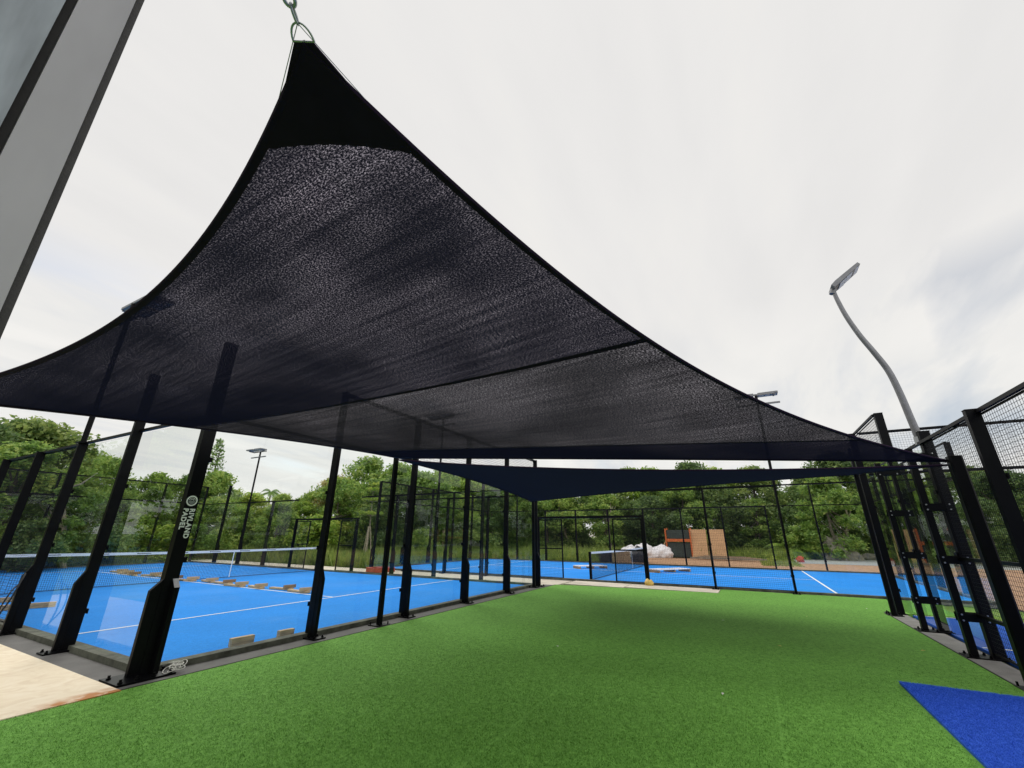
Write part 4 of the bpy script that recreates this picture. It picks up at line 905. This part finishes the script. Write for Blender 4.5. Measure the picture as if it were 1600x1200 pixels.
# conifer with a spiky leader
root = thing('norfolk_pine', 'slender conifer with a spiky top beside the corner post', 'tree', (13.5, 27.3, 0))
rng = np.random.default_rng(5); P_ = []; b = MB(); b.tube([(0, 0, -.1), (.05, 0, 4), (.25, .05, 8.0)], [.14, .08, .015], 7)
for i in range(17):
    z = 2.2 + i * .35; L = (8.3 - z) * .26 + .06
    for k in range(6):
        a = k * math.pi / 3 + i * .5; e = Vector((math.cos(a) * L, math.sin(a) * L, z + L * .35)); b.tube([(0, 0, z), e], [.02, .006], 4)
        for q in np.linspace(.3, 1, 7): P_.append((e.x * q + rng.normal() * .06, e.y * q + rng.normal() * .06, z + L * .35 * q + rng.normal() * .07))
b.build('trunk', 'bark', root)
P_ = np.array(P_); v, f = leaves(rng, np.repeat(P_, 2, 0) + rng.normal(size=(len(P_) * 2, 3)) * .04, np.zeros((len(P_) * 2, 3)), .05, .13); link('crown', np_mesh('crown', v, f, 'leaf_mid'), root)
# palms
def palm(loc, H, L, label, n=16, tr=.12, grp=None, mleaf='leaf_mid', trunk=True):
    root = thing('palm_tree', label, 'palm', loc, 0, grp); r_ = random.Random(int(loc[0] * 10))
    if trunk:
        b = MB(); b.tube([(0, 0, -.1), (.1, 0, H * .5), (.05, .1, H)], [tr * 1.3, tr, tr * .8], 8); b.build('trunk', 'palebark', root)
    b = MB()
    for k in range(n):
        a = 2 * math.pi * k / n + r_.uniform(-.2, .2); up = r_.uniform(.2, 1.1); pts = []
        for i in range(9):
            t = i / 8; pts.append(Vector((math.cos(a) * L * t, math.sin(a) * L * t, H + L * (up * t - 1.0 * t * t))))
        sidev = Vector((-math.sin(a), math.cos(a), 0))
        for i in range(8):
            for sub in range(3):
                p = pts[i].lerp(pts[i + 1], sub / 3); d = (pts[i + 1] - pts[i]).normalized(); ln = L * .3 * math.sin(math.pi * min(1, (i + sub / 3 + 1) / 8.6))
                for s_ in (-1, 1):
                    e = p + sidev * s_ * ln * .8 + d * ln * .45 + Vector((0, 0, -ln * .3)); w = d * .035 * L / 1.5
                    b.add([p - w, p + w, e], [(0, 1, 2)])
        b.tube(pts, [.02] * 8 + [.004], 4)
    b.build('fronds', mleaf, root); return root
palm((30.2, 46.5, 0), 6.3, 1.7, 'distant palm rising on the low skyline right of the corner post', grp='distant palms')
palm((28.6, 47.5, 0), 5.9, 1.4, 'distant smaller palm just left of the taller palm on the skyline', grp='distant palms')
palm((37.0, -8.6, 0), .4, 2.3, 'arching palm plant in front of the trees, left of the boulder', 12, .1, 'low palm plants', 'leaf_bright', False)
palm((37.6, -9.9, 0), .3, 1.7, 'smaller arching palm plant next to the boulder', 12, .1, 'low palm plants', 'leaf_bright', False)
palm((33.5, -7.3, 0), .1, 1.5, 'low spreading palm plant at the end of the mulch', 12, .1, 'low palm plants', 'leaf_bright', False)
# staked sapling with layered flat crown
root = thing('young_tree', 'young staked tree with flat layered crown beyond the left court gate', 'tree', (16.6, 14.3, 0))
b = MB(); b.tube([(0, 0, -.05), (.03, 0, 2), (0, .03, 4.3)], [.045, .035, .01], 7)
rng = np.random.default_rng(9); P_ = []
for z, rr in ((2.65, .75), (3.5, .7), (4.1, .5), (4.4, .25)):
    for k in range(8):
        a = k * .785 + z; b.tube([(0, 0, z - .15), (math.cos(a) * rr, math.sin(a) * rr, z)], [.014, .004], 4)
    k = int(900 * rr); r_ = rr * np.sqrt(rng.uniform(0, 1, k)); a = rng.uniform(0, 6.28, k); P_.append(np.stack([r_ * np.cos(a), r_ * np.sin(a), z + rng.normal(size=k) * .05 + r_ * .06], 1))
b.build('trunk', 'palebark', root)
P_ = np.concatenate(P_); v, f = leaves(rng, P_, np.tile([0, 0, 1.5], (len(P_), 1)), .03, .08); link('crown', np_mesh('crown', v, f, 'leaf_bright'), root)
b = MB()
for x, y in ((-.3, -.2), (.3, -.15), (0, .32)): b.tube([(x, y, -.05), (x * .2, y * .2, 1.9)], .03, 6)
b.build('support_stakes', 'stake', root)
# pale bare trunks inside the trees
for i, (az, d, h, lab) in enumerate(((17, 27, 4.2, 'pale slanting bare trunk behind the second left post'), (69, 39, 5.2, 'pale forked trunk behind the far gate lintel'), (99, 40, 5, 'straight pale trunk beyond the boulder'), (74, 38, 4.6, 'leaning pale trunk above the white builder bags'))):
    x = CAMP.x + math.sin(R(az)) * d; y = CAMP.y + math.cos(R(az)) * d; r_ = random.Random(i + 40)
    root = thing('bare_tree', lab, 'tree', (x, y, 0), r_.uniform(0, 6)); b = MB()
    p = [Vector((0, 0, -.1))]
    for k in range(5): p.append(p[-1] + Vector((r_.uniform(-.1, .45), r_.uniform(-.2, .2), h / 5)))
    b.tube(p, [.11, .1, .085, .07, .05, .02], 7); b.build('trunk', 'palebark', root)
    for k in range(4):
        b = MB(); q = p[2 + k % 3]; e = q + Vector((r_.uniform(-1.2, 1.2), r_.uniform(-1, 1), r_.uniform(.6, 1.4))); b.tube([q, (q + e) / 2 + Vector((0, 0, -.15)), e], [.05, .035, .012], 5); b.build('branch', 'palebark', root)
# tall grass: uncountable
def grass(name, label, areas, n, hmin, hmax, seed):
    rng = np.random.default_rng(seed); V = []
    tot = sum((a[1] - a[0]) * (a[3] - a[2]) for a in areas)
    for x0, x1, y0, y1 in areas:
        k = int(n * (x1 - x0) * (y1 - y0) / tot); x = rng.uniform(x0, x1, k); y = rng.uniform(y0, y1, k)
        dens = np.sin(x * 1.3 + np.sin(y)) * np.cos(y * 1.1) ; h = rng.uniform(hmin, hmax, k) * (1 + .45 * dens)
        a = rng.uniform(0, 6.28, k); w = .022 + .02 * h; dx, dy = np.cos(a) * w, np.sin(a) * w; lx, ly = rng.normal(size=k) * h * .35, rng.normal(size=k) * h * .35
        z = np.full(k, -.06)
        V.append(np.stack([np.stack([x - dx, y - dy, z], 1), np.stack([x + dx, y + dy, z], 1), np.stack([x + lx, y + ly, h - .05], 1)], 1).reshape(-1, 3))
    v = np.concatenate(V); f = np.arange(len(v)).reshape(-1, 3)
    o = link(name, np_mesh(name, v, f, 'grass')); tag(o, label, 'grass', None, 'stuff')
grass('long_grass', 'bright long grass and weeds below the trees', [(-6, 9.9, 21.8, 27), (12.3, 23, 10, 24), (12.2, 26, 9.3, 14), (22.6, 34, 2.4, 10), (33, 37, -8.4, 0), (32.6, 36, -8, -6)], 60000, .15, .75, 3)
grass('short_grass', 'short mown grass beyond the courts', [(12.3, 30, 9.3, 26), (22.4, 34, 3.0, 14), (-6, 12, 21.7, 28), (26, 36, -8.4, -6.4)], 70000, .05, .2, 4)

# turf pile: real blades where single blades can be told from the mat
def pile(n):
    rng = np.random.default_rng(21)
    d = 1.6 + 7.0 * rng.uniform(0, 1, n) ** 1.25; az = R(61.5) + rng.uniform(-1.05, 1.0, n)
    x = CAMP.x + d * np.sin(az); y = CAMP.y + d * np.cos(az)
    k = (y < -.48) & (y > -8.24) & (x < 10.4) & ~((x < 3.75) & (y < -7.19)); k &= np.abs((y + 6.05 + .95 + .006 * np.sin(x * 3)) % 1.9 - .95) > .009; k &= rng.uniform(0, 1, len(x)) > ((d - 4.0) / 4.6).clip(0, 1) ** .8; x, y, d = x[k], y[k], d[k]; n = len(x)
    h = rng.uniform(.008, .019, n); w = rng.uniform(.0011, .0022, n); a = rng.uniform(0, 6.28, n); dx, dy = np.cos(a) * w, np.sin(a) * w
    l = h * .75; b_ = rng.uniform(0, 6.28, n); z = np.full(n, .011)
    v = np.stack([np.stack([x - dx, y - dy, z], 1), np.stack([x + dx, y + dy, z], 1), np.stack([x + np.cos(b_) * l - .3 * h, y + np.sin(b_) * l, z + h], 1)], 1).reshape(-1, 3)
    f = np.arange(n * 3).reshape(-1, 3); o = link('turf_pile', np_mesh('turf_pile', v, f, 'pile')); tag(o, 'short green fibres of the artificial turf', 'turf', None, 'stuff')
m_, t_, o_ = mat('green_turf_fibre'); c_ = N(t_, 'ShaderNodeTexCoord'); w_ = N(t_, 'ShaderNodeTexWhiteNoise', noise_dimensions='3D')
sn_ = N(t_, 'ShaderNodeVectorMath', operation='SNAP'); sn_.inputs[1].default_value = (.011, .011, .5); t_.links.new(c_.outputs['Object'], sn_.inputs[0]); t_.links.new(sn_.outputs[0], w_.inputs['Vector'])
r_ = ramp(t_, [(0, (.058, .165, .026)), (.6, (.135, .33, .055)), (1, (.29, .54, .12))]); t_.links.new(w_.outputs['Value'], r_.inputs[0])
d_ = N(t_, 'ShaderNodeBsdfDiffuse'); tl_ = N(t_, 'ShaderNodeBsdfTranslucent'); t_.links.new(r_.outputs[0], d_.inputs[0]); t_.links.new(r_.outputs[0], tl_.inputs[0])
x_ = N(t_, 'ShaderNodeMixShader', ins={0: .4}); t_.links.new(d_.outputs[0], x_.inputs[1]); t_.links.new(tl_.outputs[0], x_.inputs[2]); t_.links.new(x_.outputs[0], o_.inputs[0])
M['pile'] = m_
pile(650000)
def mat_pile(n):
    rng = np.random.default_rng(5); x = rng.uniform(1.4, 3.724, n); y = rng.uniform(-8.224, -7.216, n)
    h = rng.uniform(.005, .012, n); w = rng.uniform(.0012, .002, n); a = rng.uniform(0, 6.28, n); dx, dy = np.cos(a) * w, np.sin(a) * w; b_ = rng.uniform(0, 6.28, n); z = np.full(n, .0335)
    edge = np.minimum(3.724 - x, y + 8.224); k = (edge < .02).astype(float) * rng.uniform(0, .02, n)
    v = np.stack([np.stack([x - dx, y - dy, z], 1), np.stack([x + dx, y + dy, z], 1), np.stack([x + np.cos(b_) * h * .8 + k, y + np.sin(b_) * h * .8, z + h], 1)], 1).reshape(-1, 3)
    o = link('mat_pile', np_mesh('mat_pile', v, np.arange(n * 3).reshape(-1, 3), 'bluemat')); o.parent = bpy.data.objects['blue_mat']; o['kind'] = 'stuff'
mat_pile(90000)
